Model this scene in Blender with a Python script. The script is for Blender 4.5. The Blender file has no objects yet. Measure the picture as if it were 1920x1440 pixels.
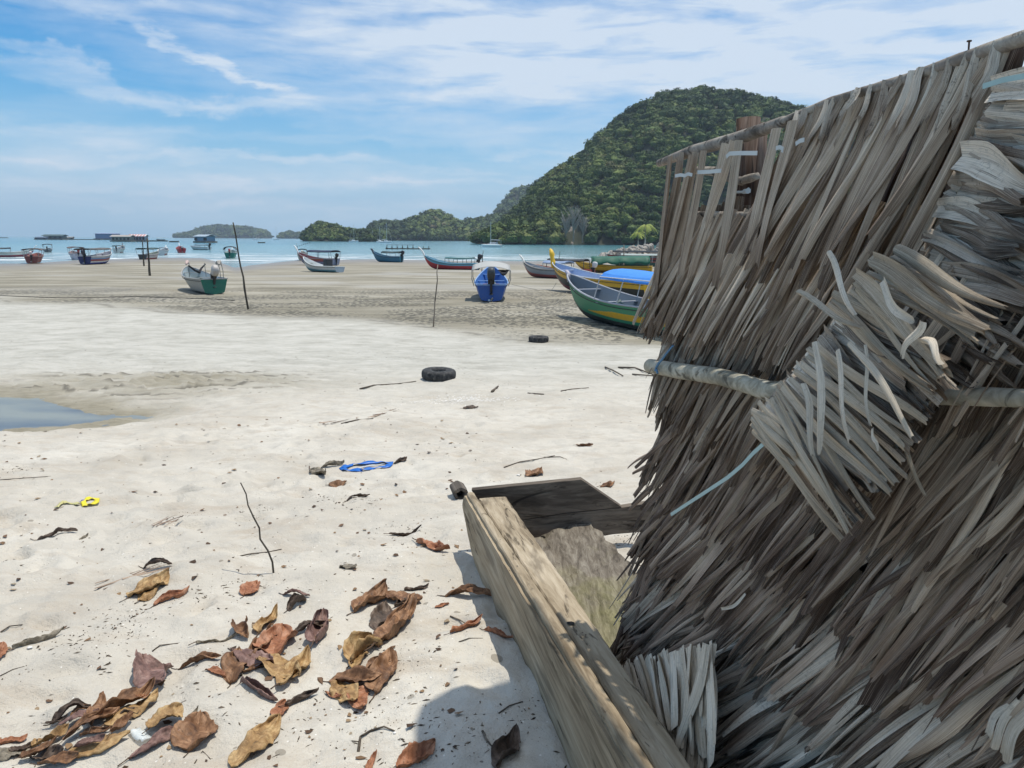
import bpy, math, random
import numpy as np
from mathutils import Vector, Matrix, Euler
rnd = random.Random(7)
S = bpy.context.scene
COL = S.collection
R = math.radians

# ---------------------------------------------------------------- camera
F, CX, CY = 1400.0, 960.0, 720.0
CAMZ, PITCH, ROLL = 3.4, R(11.02), R(0.29)
cam_d = bpy.data.cameras.new('camera')
cam_d.lens = 36 * F / 1920; cam_d.sensor_width = 36
cam_d.clip_start = 0.05; cam_d.clip_end = 60000
cam = bpy.data.objects.new('camera', cam_d); COL.objects.link(cam)
CM = Matrix.Rotation(R(90) - PITCH, 3, 'X') @ Matrix.Rotation(ROLL, 3, 'Z')
cam.location = (0, 0, CAMZ); cam.rotation_euler = CM.to_euler()
S.camera = cam
S.render.resolution_x, S.render.resolution_y = 1024, 768

# ---------------------------------------------------------------- light
SUN_EL, SUN_AZ = R(75), math.atan2(.82, .57)       # azimuth measured from +Y towards +X
sun_dir = Vector((math.sin(SUN_AZ) * math.cos(SUN_EL), math.cos(SUN_AZ) * math.cos(SUN_EL), math.sin(SUN_EL)))
sd = bpy.data.lights.new('sun', 'SUN'); sd.energy = 3.6; sd.angle = R(.53); sd.color = (1, .945, .845)
so = bpy.data.objects.new('sun', sd); COL.objects.link(so)
so.rotation_euler = sun_dir.to_track_quat('Z', 'Y').to_euler(); so.location = (20, 10, 40)
S.view_settings.view_transform = 'Standard'; S.view_settings.look = 'None'
S.view_settings.exposure = 0.16; S.view_settings.gamma = 1

def ray(u, v):
    return (CM @ Vector(((u - CX) / F, (CY - v) / F, -1)))
def P(u, v, Y):                       # point of the ray through a pixel at forward distance Y
    d = ray(u, v); t = Y / d.y
    return Vector((d.x * t, Y, CAMZ + d.z * t))

class NT:
    def __init__(s, nt): s.nt = nt; s.nt.nodes.clear()
    def n(s, typ, ins=None, **kw):
        nd = s.nt.nodes.new(typ)
        for k, v in kw.items(): setattr(nd, k, v)
        for k, v in (ins or {}).items():
            sk = nd.inputs[k]
            if hasattr(v, 'is_linked') or hasattr(v, 'links'): s.nt.links.new(v, sk)
            else: sk.default_value = v
        return nd
    def math(s, op, a, b=0.0, c=0.0, clamp=False):
        nd = s.nt.nodes.new('ShaderNodeMath'); nd.operation = op; nd.use_clamp = clamp
        for i, v in enumerate((a, b, c)):
            if hasattr(v, 'links'): s.nt.links.new(v, nd.inputs[i])
            else: nd.inputs[i].default_value = v
        return nd.outputs[0]
    def mix(s, f, a, b, mode='MIX'):
        nd = s.nt.nodes.new('ShaderNodeMix'); nd.data_type = 'RGBA'; nd.blend_type = mode; nd.clamp_factor = True
        for i, v in ((0, f), (6, a), (7, b)):
            if hasattr(v, 'links'): s.nt.links.new(v, nd.inputs[i])
            else: nd.inputs[i].default_value = (*v, 1) if (i > 0 and len(v) == 3) else v
        return nd.outputs[2]
    def ramp(s, f, stops, interp='LINEAR'):
        nd = s.nt.nodes.new('ShaderNodeValToRGB'); cr = nd.color_ramp; cr.interpolation = interp
        while len(cr.elements) < len(stops): cr.elements.new(.5)
        for e, (p, c) in zip(cr.elements, stops):
            e.position = p; e.color = (c, c, c, 1) if isinstance(c, (int, float)) else (*c, 1)
        s.nt.links.new(f, nd.inputs[0]); return nd.outputs[0]
    def noise(s, vec, scale, detail=4, rough=.55, dist=0.0, out=0):
        nd = s.n('ShaderNodeTexNoise', {'Scale': scale, 'Detail': detail, 'Roughness': rough, 'Distortion': dist})
        if vec is not None: s.nt.links.new(vec, nd.inputs['Vector'])
        return nd.outputs[out]
    def mapv(s, vec, sc=(1, 1, 1), loc=(0, 0, 0), rot=(0, 0, 0)):
        nd = s.n('ShaderNodeMapping', {'Scale': sc, 'Location': loc, 'Rotation': rot}); s.nt.links.new(vec, nd.inputs['Vector'])
        return nd.outputs[0]

# ---------------------------------------------------------------- world: nishita sky with cirrus
W = bpy.data.worlds.new('World'); S.world = W; W.use_nodes = True
w = NT(W.node_tree)
sky = w.n('ShaderNodeTexSky', sky_type='NISHITA'); sky.sun_disc = False
sky.sun_elevation = SUN_EL; sky.sun_rotation = SUN_AZ
sky.altitude = 0; sky.air_density = 1.0; sky.dust_density = .2; sky.ozone_density = 1.6
tc = w.n('ShaderNodeTexCoord').outputs['Generated']
sx = w.n('ShaderNodeSeparateXYZ', {0: tc})
az = w.math('ARCTAN2', sx.outputs[0], sx.outputs[1])
el = w.math('ARCSINE', sx.outputs[2])
cv = w.n('ShaderNodeCombineXYZ', {0: az, 1: el}).outputs[0]
def azel(u, v):
    d = ray(u, v).normalized(); return math.atan2(d.x, d.y), math.asin(d.z)
# thin high cloud: streaks drawn out along the horizon, sheared a little
shear = w.mapv(cv, (2.2, 11, 1), rot=(0, 0, R(7)))
n1 = w.noise(shear, 1.3, 6, .54, .25)
n2 = w.noise(w.mapv(cv, (5, 30, 1), (3, 1, 0), (0, 0, R(5))), 1.5, 6, .58, .3)
wispy = w.math('ADD', w.math('MULTIPLY', n1, .62), w.math('MULTIPLY', n2, .38))
cov = w.ramp(wispy, [(.45, 0), (.56, .34), (.70, .9)])
warp = w.noise(w.mapv(cv, (3, 7, 1)), 2.2, 6, .62, .2, out=1)
wv = w.n('ShaderNodeVectorMath', {0: warp, 1: (.5, .5, .5)}, operation='SUBTRACT').outputs[0]
wv = w.n('ShaderNodeVectorMath', {0: wv, 1: (.30, .085, 0)}, operation='MULTIPLY').outputs[0]
cw = w.n('ShaderNodeVectorMath', {0: cv, 1: wv}, operation='ADD').outputs[0]
blobs = [(1560, 40, 900, 150, 0, 1.0), (1750, 190, 520, 140, 0, .75), (950, 165, 180, 42, 4, .8), (470, 190, 150, 17, 3, .8), (380, 108, 190, 13, -17, .85),
         (60, 100, 100, 14, -15, .6), (130, 265, 240, 36, 3, .85), (720, 40, 380, 75, -6, .75), (300, 20, 300, 25, 0, .45), (200, 160, 330, 15, -6, .55), (350, 300, 420, 9, 1, .45), (760, 318, 380, 8, -2, .4), (250, 345, 500, 10, 1, .4), (900, 350, 420, 10, 0, .35), (500, 378, 600, 9, -1, .35),
         (1000, 285, 120, 9, 2, .6), (860, 225, 330, 45, -3, .45), (480, 330, 750, 30, 0, .42), (700, 262, 600, 14, 0, .3),
         (1230, 300, 300, 60, 0, .35), (600, 385, 900, 50, 0, .3), (560, 120, 500, 60, -4, .4), (1150, 90, 500, 120, 0, .5), (218, 380, 26, 9, 0, .5)]
tot = None
for (bu, bv, ru, rv, ang, st) in blobs:
    a0, e0 = azel(bu, bv)
    m = w.n('ShaderNodeMapping', {'Location': (a0, e0, 0), 'Rotation': (0, 0, R(-ang) * -1 if False else R(ang)), 'Scale': (ru / F, rv / F, 1)}, vector_type='TEXTURE')
    w.nt.links.new(cw, m.inputs['Vector'])
    ln = w.n('ShaderNodeVectorMath', {0: m.outputs[0]}, operation='LENGTH').outputs['Value']
    f = w.n('ShaderNodeMapRange', {'Value': ln, 1: 1.25, 2: 0.1, 3: 0.0, 4: st}, interpolation_type='SMOOTHSTEP').outputs[0]
    tot = f if tot is None else w.math('ADD', tot, f)
det = w.math('ADD', .35, w.math('MULTIPLY', w.ramp(n2, [(.3, 0), (.7, 1)]), .65))
tot = w.math('MULTIPLY', tot, det)
cloud = w.math('ADD', w.math('MULTIPLY', cov, .5), tot, clamp=True)
cloud = w.math('MAXIMUM', cloud, w.n('ShaderNodeMapRange', {'Value': el, 1: .30, 2: .75, 3: 0.0, 4: .82}).outputs[0])  # extra cloud above the view, added to whiten the light in shade
cloud = w.math('MULTIPLY', cloud, w.n('ShaderNodeMapRange', {'Value': el, 1: 0.0, 2: .05, 3: .5, 4: 1.0}).outputs[0])
skyc = w.n('ShaderNodeHueSaturation', {'Saturation': 1.8, 'Value': 1.0, 'Color': sky.outputs[0]}).outputs[0]
hz = w.n('ShaderNodeMapRange', {'Value': el, 1: -.01, 2: .30, 3: 1.0, 4: 0.0}, interpolation_type='SMOOTHSTEP').outputs[0]
skyc = w.mix(w.math('MULTIPLY', hz, .9), skyc, (2.4, 4.4, 6.4))
col = w.mix(w.math('MULTIPLY', cloud, .9), skyc, (5.6, 6.3, 7.1))
bg = w.n('ShaderNodeBackground', {'Color': col, 'Strength': .115})
w.n('ShaderNodeOutputWorld', {0: bg.outputs[0]})

# ---------------------------------------------------------------- materials
MATS = {}
def new_mat(name):
    m = bpy.data.materials.new(name); m.use_nodes = True; return m, NT(m.node_tree)
def finish(t, colour, rough=.7, bump=None, bstr=.3, bdist=.01, spec=.3, **kw):
    ins = {'Base Color': colour if hasattr(colour, 'links') else (*colour, 1), 'Roughness': rough, 'Specular IOR Level': spec}
    ins.update(kw)
    b = t.n('ShaderNodeBsdfPrincipled', ins)
    if bump is not None:
        bn = t.n('ShaderNodeBump', {'Height': bump, 'Strength': bstr, 'Distance': bdist})
        t.nt.links.new(bn.outputs[0], b.inputs['Normal'])
    t.n('ShaderNodeOutputMaterial', {0: b.outputs[0]})
    return b
def paint(name, c, rough=.5, wear=.55, dirt=(.16, .13, .10), scale=4.0):
    if name in MATS: return MATS[name]
    m, t = new_mat(name); o = t.n('ShaderNodeTexCoord').outputs['Object']
    a = t.noise(o, scale, 6, .65); b = t.noise(t.mapv(o, (1, 1, 6)), scale * 2.2, 4, .6)
    c1 = t.mix(t.ramp(a, [(.35, 0), (.75, wear)]), c, tuple(x * .55 + .07 for x in c))
    c2 = t.mix(t.ramp(b, [(.56, 0), (.75, wear * .8)]), c1, dirt)
    finish(t, c2, rough, a, .15, .01, .4); MATS[name] = m; return m
def plain(name, c, rough=.6, metal=0.0):
    if name in MATS: return MATS[name]
    m, t = new_mat(name); o = t.n('ShaderNodeTexCoord').outputs['Object']
    a = t.noise(o, 9, 5, .6)
    finish(t, t.mix(t.ramp(a, [(.3, 0), (.8, .45)]), c, tuple(x * .6 for x in c)), rough, a, .1, .005, .4, Metallic=metal)
    MATS[name] = m; return m
def wood(name, cols, axis='Y', rough=.85, grain=60, bump=.5):
    if name in MATS: return MATS[name]
    m, t = new_mat(name); o = t.n('ShaderNodeTexCoord').outputs['Object']
    k = {'X': (.05, 1, 1), 'Y': (1, .05, 1), 'Z': (1, 1, .05)}[axis]
    k2 = {'X': (.16, 1, 1), 'Y': (1, .16, 1), 'Z': (1, 1, .16)}[axis]
    g = t.noise(t.mapv(o, k), grain, 6, .65, .8); g2 = t.noise(t.mapv(o, k2), grain * .22, 5, .6, 1.5)
    big = t.noise(t.mapv(o, k2), 6, 3, .5)
    c = t.ramp(t.math('ADD', t.math('MULTIPLY', g, .5), t.math('MULTIPLY', big, .5)), [(.36, cols[0]), (.49, cols[1]), (.61, cols[2])])
    crack = t.ramp(g2, [(.36, 1), (.41, 0)])
    c = t.mix(t.math('MULTIPLY', t.ramp(t.noise(t.mapv(o, k2), 11, 4, .6, .8), [(.54, 0), (.66, .7)]), .8), c, tuple(x * .55 for x in cols[0]))
    c = t.mix(t.math('MULTIPLY', crack, .75), c, tuple(x * .28 for x in cols[0]))
    h = t.math('SUBTRACT', t.math('ADD', g, t.math('MULTIPLY', big, .6)), t.math('MULTIPLY', crack, 1.0))
    finish(t, c, rough, h, bump, .006, .2); MATS[name] = m; return m

# ---------------------------------------------------------------- numpy value noise
def vnoise(x, y, seed=0):
    x = np.asarray(x, float); y = np.asarray(y, float)
    xi = np.floor(x).astype(np.int64); yi = np.floor(y).astype(np.int64)
    fx = x - xi; fy = y - yi; fx = fx * fx * (3 - 2 * fx); fy = fy * fy * (3 - 2 * fy)
    def h(a, b):
        n = (a * 374761393 + b * 668265263 + seed * 1442695041) & 0xFFFFFFFF
        n = ((n ^ (n >> 13)) * 1274126177) & 0xFFFFFFFF
        return ((n ^ (n >> 16)) & 0xFFFF) / 65535.0
    return (h(xi, yi) * (1 - fx) + h(xi + 1, yi) * fx) * (1 - fy) + (h(xi, yi + 1) * (1 - fx) + h(xi + 1, yi + 1) * fx) * fy
def fbm(x, y, o=4, seed=0):
    s = 0; a = .5; f = 1
    for i in range(o): s = s + a * vnoise(x * f, y * f, seed + i * 17); a *= .5; f *= 2.03
    return s / (1 - .5 ** o)
def sstep(a, b, x):
    t = np.clip((x - a) / (b - a), 0, 1); return t * t * (3 - 2 * t)

# ---------------------------------------------------------------- ground height
PY = [-6, 0, 2.5, 5, 8, 12, 16, 22, 30, 40, 60, 88, 103, 135, 220, 400]
PZ = [2.1, 1.93, 1.83, 1.64, 1.34, 1.0, .72, .37, .33, .29, .2, .07, 0.0, -.35, -1.6, -3]
SHORE_U = [-400, 0, 60, 130, 215, 300, 380, 440, 500, 560, 700, 860, 1000, 1100, 1250, 1600]
SHORE_V = [497, 494, 494, 489, 486, 483, 484, 502, 494, 488, 486, 489, 490, 487, 485, 482]
_sh = []
for u_, v_ in zip(SHORE_U, SHORE_V):
    d_ = ray(u_, v_); t_ = -CAMZ / d_.z; _sh.append((d_.x / d_.y, d_.y * t_))
SHA = np.array([a for a, b in _sh]); SHY = np.array([b for a, b in _sh])
POOL_Z = .97
pool_px = [(-420, 790), (-250, 745), (-60, 738), (30, 745), (70, 747), (100, 757), (150, 766), (190, 778), (245, 781), (205, 789), (150, 796), (60, 803), (0, 807), (-100, 812), (-300, 815)]
POOL = []
for u_, v_ in pool_px:
    d_ = ray(u_, v_); t_ = (POOL_Z - CAMZ) / d_.z; POOL.append((d_.x * t_, d_.y * t_))
POOL = np.array(POOL)
def poly_sd(x, y, poly):
    x = np.asarray(x, float); y = np.asarray(y, float)
    d = np.full(x.shape, 1e9); ins = np.zeros(x.shape, bool); n = len(poly)
    for i in range(n):
        ax, ay = poly[i]; bx, by = poly[(i + 1) % n]
        ex, ey = bx - ax, by - ay; wx, wy = x - ax, y - ay
        t = np.clip((wx * ex + wy * ey) / (ex * ex + ey * ey), 0, 1)
        d = np.minimum(d, np.hypot(wx - ex * t, wy - ey * t))
        c = ((ay <= y) & (by > y)) | ((by <= y) & (ay > y))
        if abs(ey) > 1e-12: ins ^= c & (x < ax + (y - ay) / ey * ex)
    return np.where(ins, -d, d)
FOOT = [(rnd.uniform(-3.6, .0), rnd.uniform(2.1, 8.5), rnd.uniform(0, 6.28), rnd.uniform(.05, .10)) for _ in range(170)]
def gz(x, y, fine=True):
    x = np.asarray(x, float); y = np.asarray(y, float)
    z = np.interp(y, PY, PZ)
    a = x / np.maximum(y, 20); ys = np.interp(a, SHA, SHY)
    k = sstep(45, 80, y)
    z = z * (1 - k) + k * np.interp(y / ys * 103, PY, PZ)
    z = z + (fbm(x * .35, y * .35, 3, 3) - .5) * .16 * sstep(1, 8, y) * (1 - sstep(18, 30, y))
    z = z + (fbm(x * .06, y * .1, 3, 5) - .5) * .10 * sstep(25, 40, y) * (1 - sstep(85, 100, y))
    s = poly_sd(x, y, POOL)
    tgt = POOL_Z + np.where(s < 0, np.maximum(s * .25, -.2), s * .07)
    kk = 1 - sstep(.3, 2.6, s)
    z = z * (1 - kk) + kk * np.where(s < 0, tgt, np.minimum(np.maximum(z, POOL_Z + .012 + s * .03), np.maximum(tgt, z * 0 + POOL_Z + .012)))
    # small erosion steps beside the pool
    q = (y - .22 * x) * 2.6 + (fbm(x * .8, y * .8, 3, 9) - .5) * 2.5
    m = np.exp(-((x + 6.0) / 2.3) ** 2 - ((y - 12.8) / 1.8) ** 2)
    z = z + m * .10 * ((q % 1) ** 3) * sstep(.0, .25, s)
    if fine:
        near = 1 - sstep(12, 28, y)
        z = z + near * ((fbm(x * 3.2, y * 3.8, 4, 21) - .5) * .085 + (fbm(x * 11, y * 12, 3, 31) - .5) * .028)
        for (fx, fy, fa, fr) in FOOT:
            dx = x - fx; dy = y - fy
            ca, sa = math.cos(fa), math.sin(fa)
            r2 = ((dx * ca + dy * sa) / (fr * 1.7)) ** 2 + ((-dx * sa + dy * ca) / fr) ** 2
            z = z + np.where(r2 < 9, fr * (-(.40) * np.exp(-r2 * 1.6) + .17 * np.exp(-(np.sqrt(r2) - 1.25) ** 2 * 5)), 0)
    return z
def G(u, v):
    d = ray(u, v); t0 = None; ts = np.concatenate([np.geomspace(1.2, 600, 900)])
    X = d.x * ts; Y = d.y * ts; Z = CAMZ + d.z * ts
    g = np.maximum(gz(X, Y), 0.0)
    i = int(np.argmax(Z < g))
    if Z[i] >= g[i]:
        t = -CAMZ / d.z
        return Vector((d.x * t, d.y * t, 0))
    a = Z[i - 1] - g[i - 1]; b = g[i] - Z[i]; t = ts[i - 1] + (ts[i] - ts[i - 1]) * a / (a + b)
    x, y = d.x * t, d.y * t
    return Vector((x, y, float(max(gz(np.array([x]), np.array([y]))[0], 0))))
def gnd(x, y): return float(gz(np.array([x]), np.array([y]))[0])

# ---------------------------------------------------------------- mesh helpers
class MB:
    def __init__(s): s.v = []; s.f = []; s.uv = []; s.mi = []; s.tone = []; s.has_tone = False
    def vert(s, p, tone=0.0): s.v.append(tuple(p)); s.tone.append(tone); return len(s.v) - 1
    def face(s, idx, uv=None, mi=0): s.f.append(tuple(idx)); s.uv.append(uv); s.mi.append(mi)
    def grid(s, pts, tone=0.0, mi=0, close=False, uvs=None):
        nr = len(pts); nc = len(pts[0]); b = len(s.v)
        for r in pts:
            for p in r: s.vert(p, tone)
        for i in range(nr - 1):
            for j in range(nc if close else nc - 1):
                j2 = (j + 1) % nc
                q = (b + i * nc + j, b + i * nc + j2, b + (i + 1) * nc + j2, b + (i + 1) * nc + j)
                u = [(j / (nc - 1), i / (nr - 1)), ((j + 1) / (nc - 1), i / (nr - 1)), ((j + 1) / (nc - 1), (i + 1) / (nr - 1)), (j / (nc - 1), (i + 1) / (nr - 1))]
                s.face(q, u, mi(i, j) if callable(mi) else mi)
        return b
    def box(s, c, size, rot=None, tone=0.0, mi=0):
        c = Vector(c); hx, hy, hz = size[0] / 2, size[1] / 2, size[2] / 2
        M = rot if rot is not None else Matrix.Identity(3)
        b = len(s.v)
        for sx_ in (-1, 1):
            for sy in (-1, 1):
                for sz in (-1, 1): s.vert(c + M @ Vector((sx_ * hx, sy * hy, sz * hz)), tone)
        for q in ((0, 1, 3, 2), (4, 6, 7, 5), (0, 4, 5, 1), (2, 3, 7, 6), (0, 2, 6, 4), (1, 5, 7, 3)):
            s.face([b + i for i in q], None, mi)
    def tube(s, pts, rad, n=8, cap=True, tone=0.0, mi=0, jit=0.0):
        pts = [Vector(p) for p in pts]
        if not hasattr(rad, '__len__'): rad = [rad] * len(pts)
        b = len(s.v); up = Vector((0, 0, 1))
        for i, p in enumerate(pts):
            t = (pts[min(i + 1, len(pts) - 1)] - pts[max(i - 1, 0)]).normalized()
            a = t.cross(up)
            if a.length < 1e-3: a = t.cross(Vector((1, 0, 0)))
            a.normalize(); c = t.cross(a)
            for k in range(n):
                an = 2 * math.pi * k / n; r = rad[i] * (1 + (rnd.random() - .5) * jit)
                s.vert(p + a * math.cos(an) * r + c * math.sin(an) * r, tone)
        L = len(pts)
        for i in range(L - 1):
            for k in range(n):
                k2 = (k + 1) % n
                s.face((b + i * n + k, b + i * n + k2, b + (i + 1) * n + k2, b + (i + 1) * n + k),
                       [(k / n, i / L), ((k + 1) / n, i / L), ((k + 1) / n, (i + 1) / L), (k / n, (i + 1) / L)], mi)
        if cap:
            s.face([b + k for k in range(n)][::-1], None, mi); s.face([b + (L - 1) * n + k for k in range(n)], None, mi)
    def prism(s, prof, ax_pts, mi=0):      # closed profile [(a,b)] swept along frames [(origin, A, B)]
        b = len(s.v); n = len(prof)
        for (o, A, B) in ax_pts:
            for (p, q) in prof: s.vert(Vector(o) + Vector(A) * p + Vector(B) * q)
        L = len(ax_pts)
        for i in range(L - 1):
            for k in range(n):
                k2 = (k + 1) % n
                s.face((b + i * n + k, b + i * n + k2, b + (i + 1) * n + k2, b + (i + 1) * n + k), None, mi)
        s.face([b + k for k in range(n)][::-1], None, mi); s.face([b + (L - 1) * n + k for k in range(n)], None, mi)
    def build(s, name, mats, parent=None, smooth=False, bevel=0, loc=None, solid=0):
        me = bpy.data.meshes.new(name); me.from_pydata(s.v, [], s.f); me.update()
        if any(u is not None for u in s.uv):
            ul = me.uv_layers.new(name='UVMap'); flat = []
            for f, u in zip(s.f, s.uv):
                if u is None or len(u) != len(f): u = [(0, 0)] * len(f)
                for q in u: flat += [q[0], q[1]]
            ul.data.foreach_set('uv', flat)
        if s.has_tone:
            at = me.attributes.new('tone', 'FLOAT', 'POINT'); at.data.foreach_set('value', s.tone)
        if not isinstance(mats, (list, tuple)): mats = [mats]
        for m in mats: me.materials.append(m)
        me.polygons.foreach_set('material_index', s.mi)
        if smooth: me.polygons.foreach_set('use_smooth', [True] * len(me.polygons))
        o = bpy.data.objects.new(name, me); COL.objects.link(o)
        if parent: o.parent = parent
        if loc is not None: o.location = loc
        if solid:
            md = o.modifiers.new('solid', 'SOLIDIFY'); md.thickness = solid; md.offset = 0
        if bevel:
            md = o.modifiers.new('bevel', 'BEVEL'); md.width = bevel; md.segments = 2; md.limit_method = 'ANGLE'
        return o
def tag(o, label=None, cat=None, group=None, kind=None):
    for k, v in (('label', label), ('category', cat), ('group', group), ('kind', kind)):
        if v: o[k] = v
    return o
def empty(name, loc, rz=0, label=None, cat=None, group=None):
    o = bpy.data.objects.new(name, None); COL.objects.link(o); o.location = loc; o.rotation_euler = (0, 0, rz)
    o.empty_display_size = .1
    return tag(o, label, cat, group)
def np_mesh(name, V, Fq, mats, tone=None, smooth=True, attrs=None):
    me = bpy.data.meshes.new(name); nf = len(Fq); k = Fq.shape[1]
    me.vertices.add(len(V)); me.vertices.foreach_set('co', V.astype(np.float32).ravel())
    me.loops.add(nf * k); me.loops.foreach_set('vertex_index', Fq.astype(np.int32).ravel())
    me.polygons.add(nf); me.polygons.foreach_set('loop_start', np.arange(0, nf * k, k, dtype=np.int32))
    me.polygons.foreach_set('use_smooth', np.full(nf, smooth)); me.update(calc_edges=True)
    for n_, a_ in (attrs or {}).items():
        at = me.attributes.new(n_, 'FLOAT', 'POINT'); at.data.foreach_set('value', a_.astype(np.float32).ravel())
    for m in (mats if isinstance(mats, (list, tuple)) else [mats]): me.materials.append(m)
    o = bpy.data.objects.new(name, me); COL.objects.link(o); return o

# ---------------------------------------------------------------- ground sheet
NJ, NK = 820, 860
yy = np.concatenate([np.array([-6.0, -4, -2, -1, 0]), np.geomspace(1.6, 420, NK) - 1.0])
tt = np.sinh(np.linspace(-2.2, 2.2, NJ)) / np.sinh(2.2) * 2.3
YY, TT = np.meshgrid(yy, tt, indexing='ij')
XX = TT * (np.maximum(YY, 0) + 1.4)
ZZ = gz(XX, YY)
V = np.stack([XX, YY, ZZ], -1).reshape(-1, 3)
nr, nc = XX.shape
I = (np.arange(nr - 1)[:, None] * nc + np.arange(nc - 1)[None]).ravel()
Fq = np.stack([I, I + 1, I + nc + 1, I + nc], 1)
# wet mud begins along a slanting tide line
mline = 21.8 + np.maximum(-(XX - 5), 0) * .52 + (fbm(XX * .15, YY * .15, 3, 44) - .5) * 6
mud = sstep(-2.2, 2.2, YY - mline)
psd = poly_sd(XX, YY, POOL)
wet = np.clip(1 - sstep(-.1, .75, psd + (fbm(XX * 1.5, YY * 1.5, 3, 4) - .5) * .9 - .3), 0, 1)
slope = np.clip(1 - sstep(.0, 2.2, np.hypot((XX + 6.0) / 2.2, (YY - 12.3) / 1.1)), 0, 1) * 1.2
wet = np.maximum(wet, slope * fbm(XX * 1.2, YY * 3, 3, 8) * 1.3)
shore = sstep(.14, .02, ZZ) * (YY > 50)
streak = sstep(.50, .68, fbm(XX * .11 + YY * .03, YY * .22, 5, 71)) * sstep(36, 56, YY) * .38
_q = ((YY - .22 * XX) * 2.0 + (fbm(XX * .8, YY * .8, 3, 9) - .5) * 2.6) % 1
_m = np.exp(-((XX + 6.0) / 2.3) ** 4 - ((YY - 12.6) / 1.7) ** 4) * sstep(.1, .4, psd)
rill = _m * sstep(.74, .90, _q) * (1 - sstep(.96, 1.0, _q)) * sstep(.36, .50, fbm(XX * .9, YY * 2, 3, 77)) * 1.6
wrack = sstep(.0, .35, .35 - np.abs(YY - mline - 1.5 * (fbm(XX * .4, YY * .2, 3, 12) - .5))) * sstep(.42, .6, fbm(XX * .7, YY * 2, 3, 13))
nearm = 1 - sstep(8, 17, YY)
m, t = new_mat('beach_sand')
pos = t.n('ShaderNodeNewGeometry').outputs['Position']
A = lambda n_: t.n('ShaderNodeAttribute', attribute_name=n_).outputs['Fac']
n_big = t.noise(pos, .7, 5, .6); n_mid = t.noise(pos, 5, 5, .65); n_f = t.noise(pos, 130, 3, .7); n_g = t.noise(pos, 420, 2, .6)
sand = t.ramp(n_big, [(.32, (.45, .41, .345)), (.5, (.535, .495, .425)), (.7, (.60, .565, .495))])
sand = t.mix(t.ramp(t.noise(t.mapv(pos, (1, 2.2, 1)), 1.7, 6, .7, .6), [(.50, 0), (.66, .6)]), sand, (.40, .335, .26))
sand = t.mix(t.ramp(n_mid, [(.35, .5), (.55, 0)]), sand, (.40, .375, .33))
farsand = t.ramp(t.noise(t.mapv(pos, (1, 1.5, 1)), 1.1, 7, .72, .4), [(.36, (.35, .335, .29)), (.5, (.44, .425, .375)), (.64, (.51, .49, .44))])
sand = t.mix(A('near'), farsand, sand)
sand = t.mix(t.math('MULTIPLY', t.ramp(n_f, [(.28, 1), (.38, 0)]), .35), sand, (.18, .15, .12))
sand = t.mix(t.math('MULTIPLY', t.ramp(n_g, [(.62, 0), (.78, 1)]), .5), sand, (.8, .78, .73))
# dark crumbs and shell bits
vor = t.n('ShaderNodeTexVoronoi', {'Scale': 26.0, 'Vector': t.mapv(pos, (1, 1.4, 1))}); 
sp = t.math('LESS_THAN', vor.outputs['Distance'], t.math('MULTIPLY', t.ramp(t.noise(pos, 2.3, 4, .7), [(.47, 0), (.75, 1)]), .20))
sand = t.mix(t.math('MULTIPLY', sp, .75), sand, (.12, .10, .08))
vor3 = t.n('ShaderNodeTexVoronoi', {'Scale': 19.0, 'Vector': pos}); 
sand = t.mix(t.math('MULTIPLY', t.math('LESS_THAN', vor3.outputs['Distance'], .07), .6), sand, (.85, .83, .78))
v4 = t.n('ShaderNodeTexVoronoi', {'Scale': 7.0, 'Vector': t.mapv(pos, (1, .7, 1))})
cr4 = t.math('LESS_THAN', v4.outputs['Distance'], t.math('MULTIPLY', t.ramp(t.noise(t.mapv(pos, (.7, 1.6, 1)), .8, 5, .7), [(.48, 0), (.68, 1)]), .20))
sand = t.mix(t.math('MULTIPLY', cr4, .6), sand, (.17, .145, .11))
# mud flat
mb = t.noise(t.mapv(pos, (.12, .5, 1)), 1.0, 6, .65, .6)
mudc = t.ramp(mb, [(.34, (.185, .168, .125)), (.5, (.265, .242, .187)), (.64, (.36, .333, .272))])
v2 = t.n('ShaderNodeTexVoronoi', {'Scale': 5.5, 'Vector': t.mapv(pos, (1, .62, 1))})
lump = t.math('LESS_THAN', v2.outputs['Distance'], t.math('MULTIPLY', t.ramp(t.noise(pos, .22, 4, .6), [(.36, 0), (.52, 1)]), .52))
lump = t.math('MULTIPLY', lump, A('speck'))
mudc = t.mix(t.math('MULTIPLY', lump, .85), mudc, (.09, .085, .07))
mudc = t.mix(A('streak'), mudc, (.43, .415, .39))
c = t.mix(A('mud'), sand, mudc)
wetc = t.ramp(t.noise(t.mapv(pos, (1, 3, 1)), 3, 5, .6), [(.3, (.17, .15, .10)), (.7, (.30, .27, .20))])
c = t.mix(t.math('MULTIPLY', A('wet'), .85), c, wetc)
c = t.mix(t.math('MULTIPLY', t.math('MAXIMUM', A('rill'), t.math('MULTIPLY', A('wrack'), .7)), .8), c, (.11, .10, .08))
c = t.mix(A('shore'), c, (.24, .215, .18))
rough = t.math('SUBTRACT', .95, t.math('MULTIPLY', t.math('MAXIMUM', A('shore'), t.math('MULTIPLY', A('streak'), .8)), .55))
hgt = t.math('ADD', t.math('ADD', t.math('MULTIPLY', n_mid, .6), t.math('MULTIPLY', n_f, .25)), t.math('MULTIPLY', t.noise(pos, 28, 4, .65), .7))
hgt = t.math('ADD', hgt, t.math('MULTIPLY', lump, -.6))
finish(t, c, rough, hgt, .85, .022, .25)
speck = mud * (1 - sstep(40, 52, YY))
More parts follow.
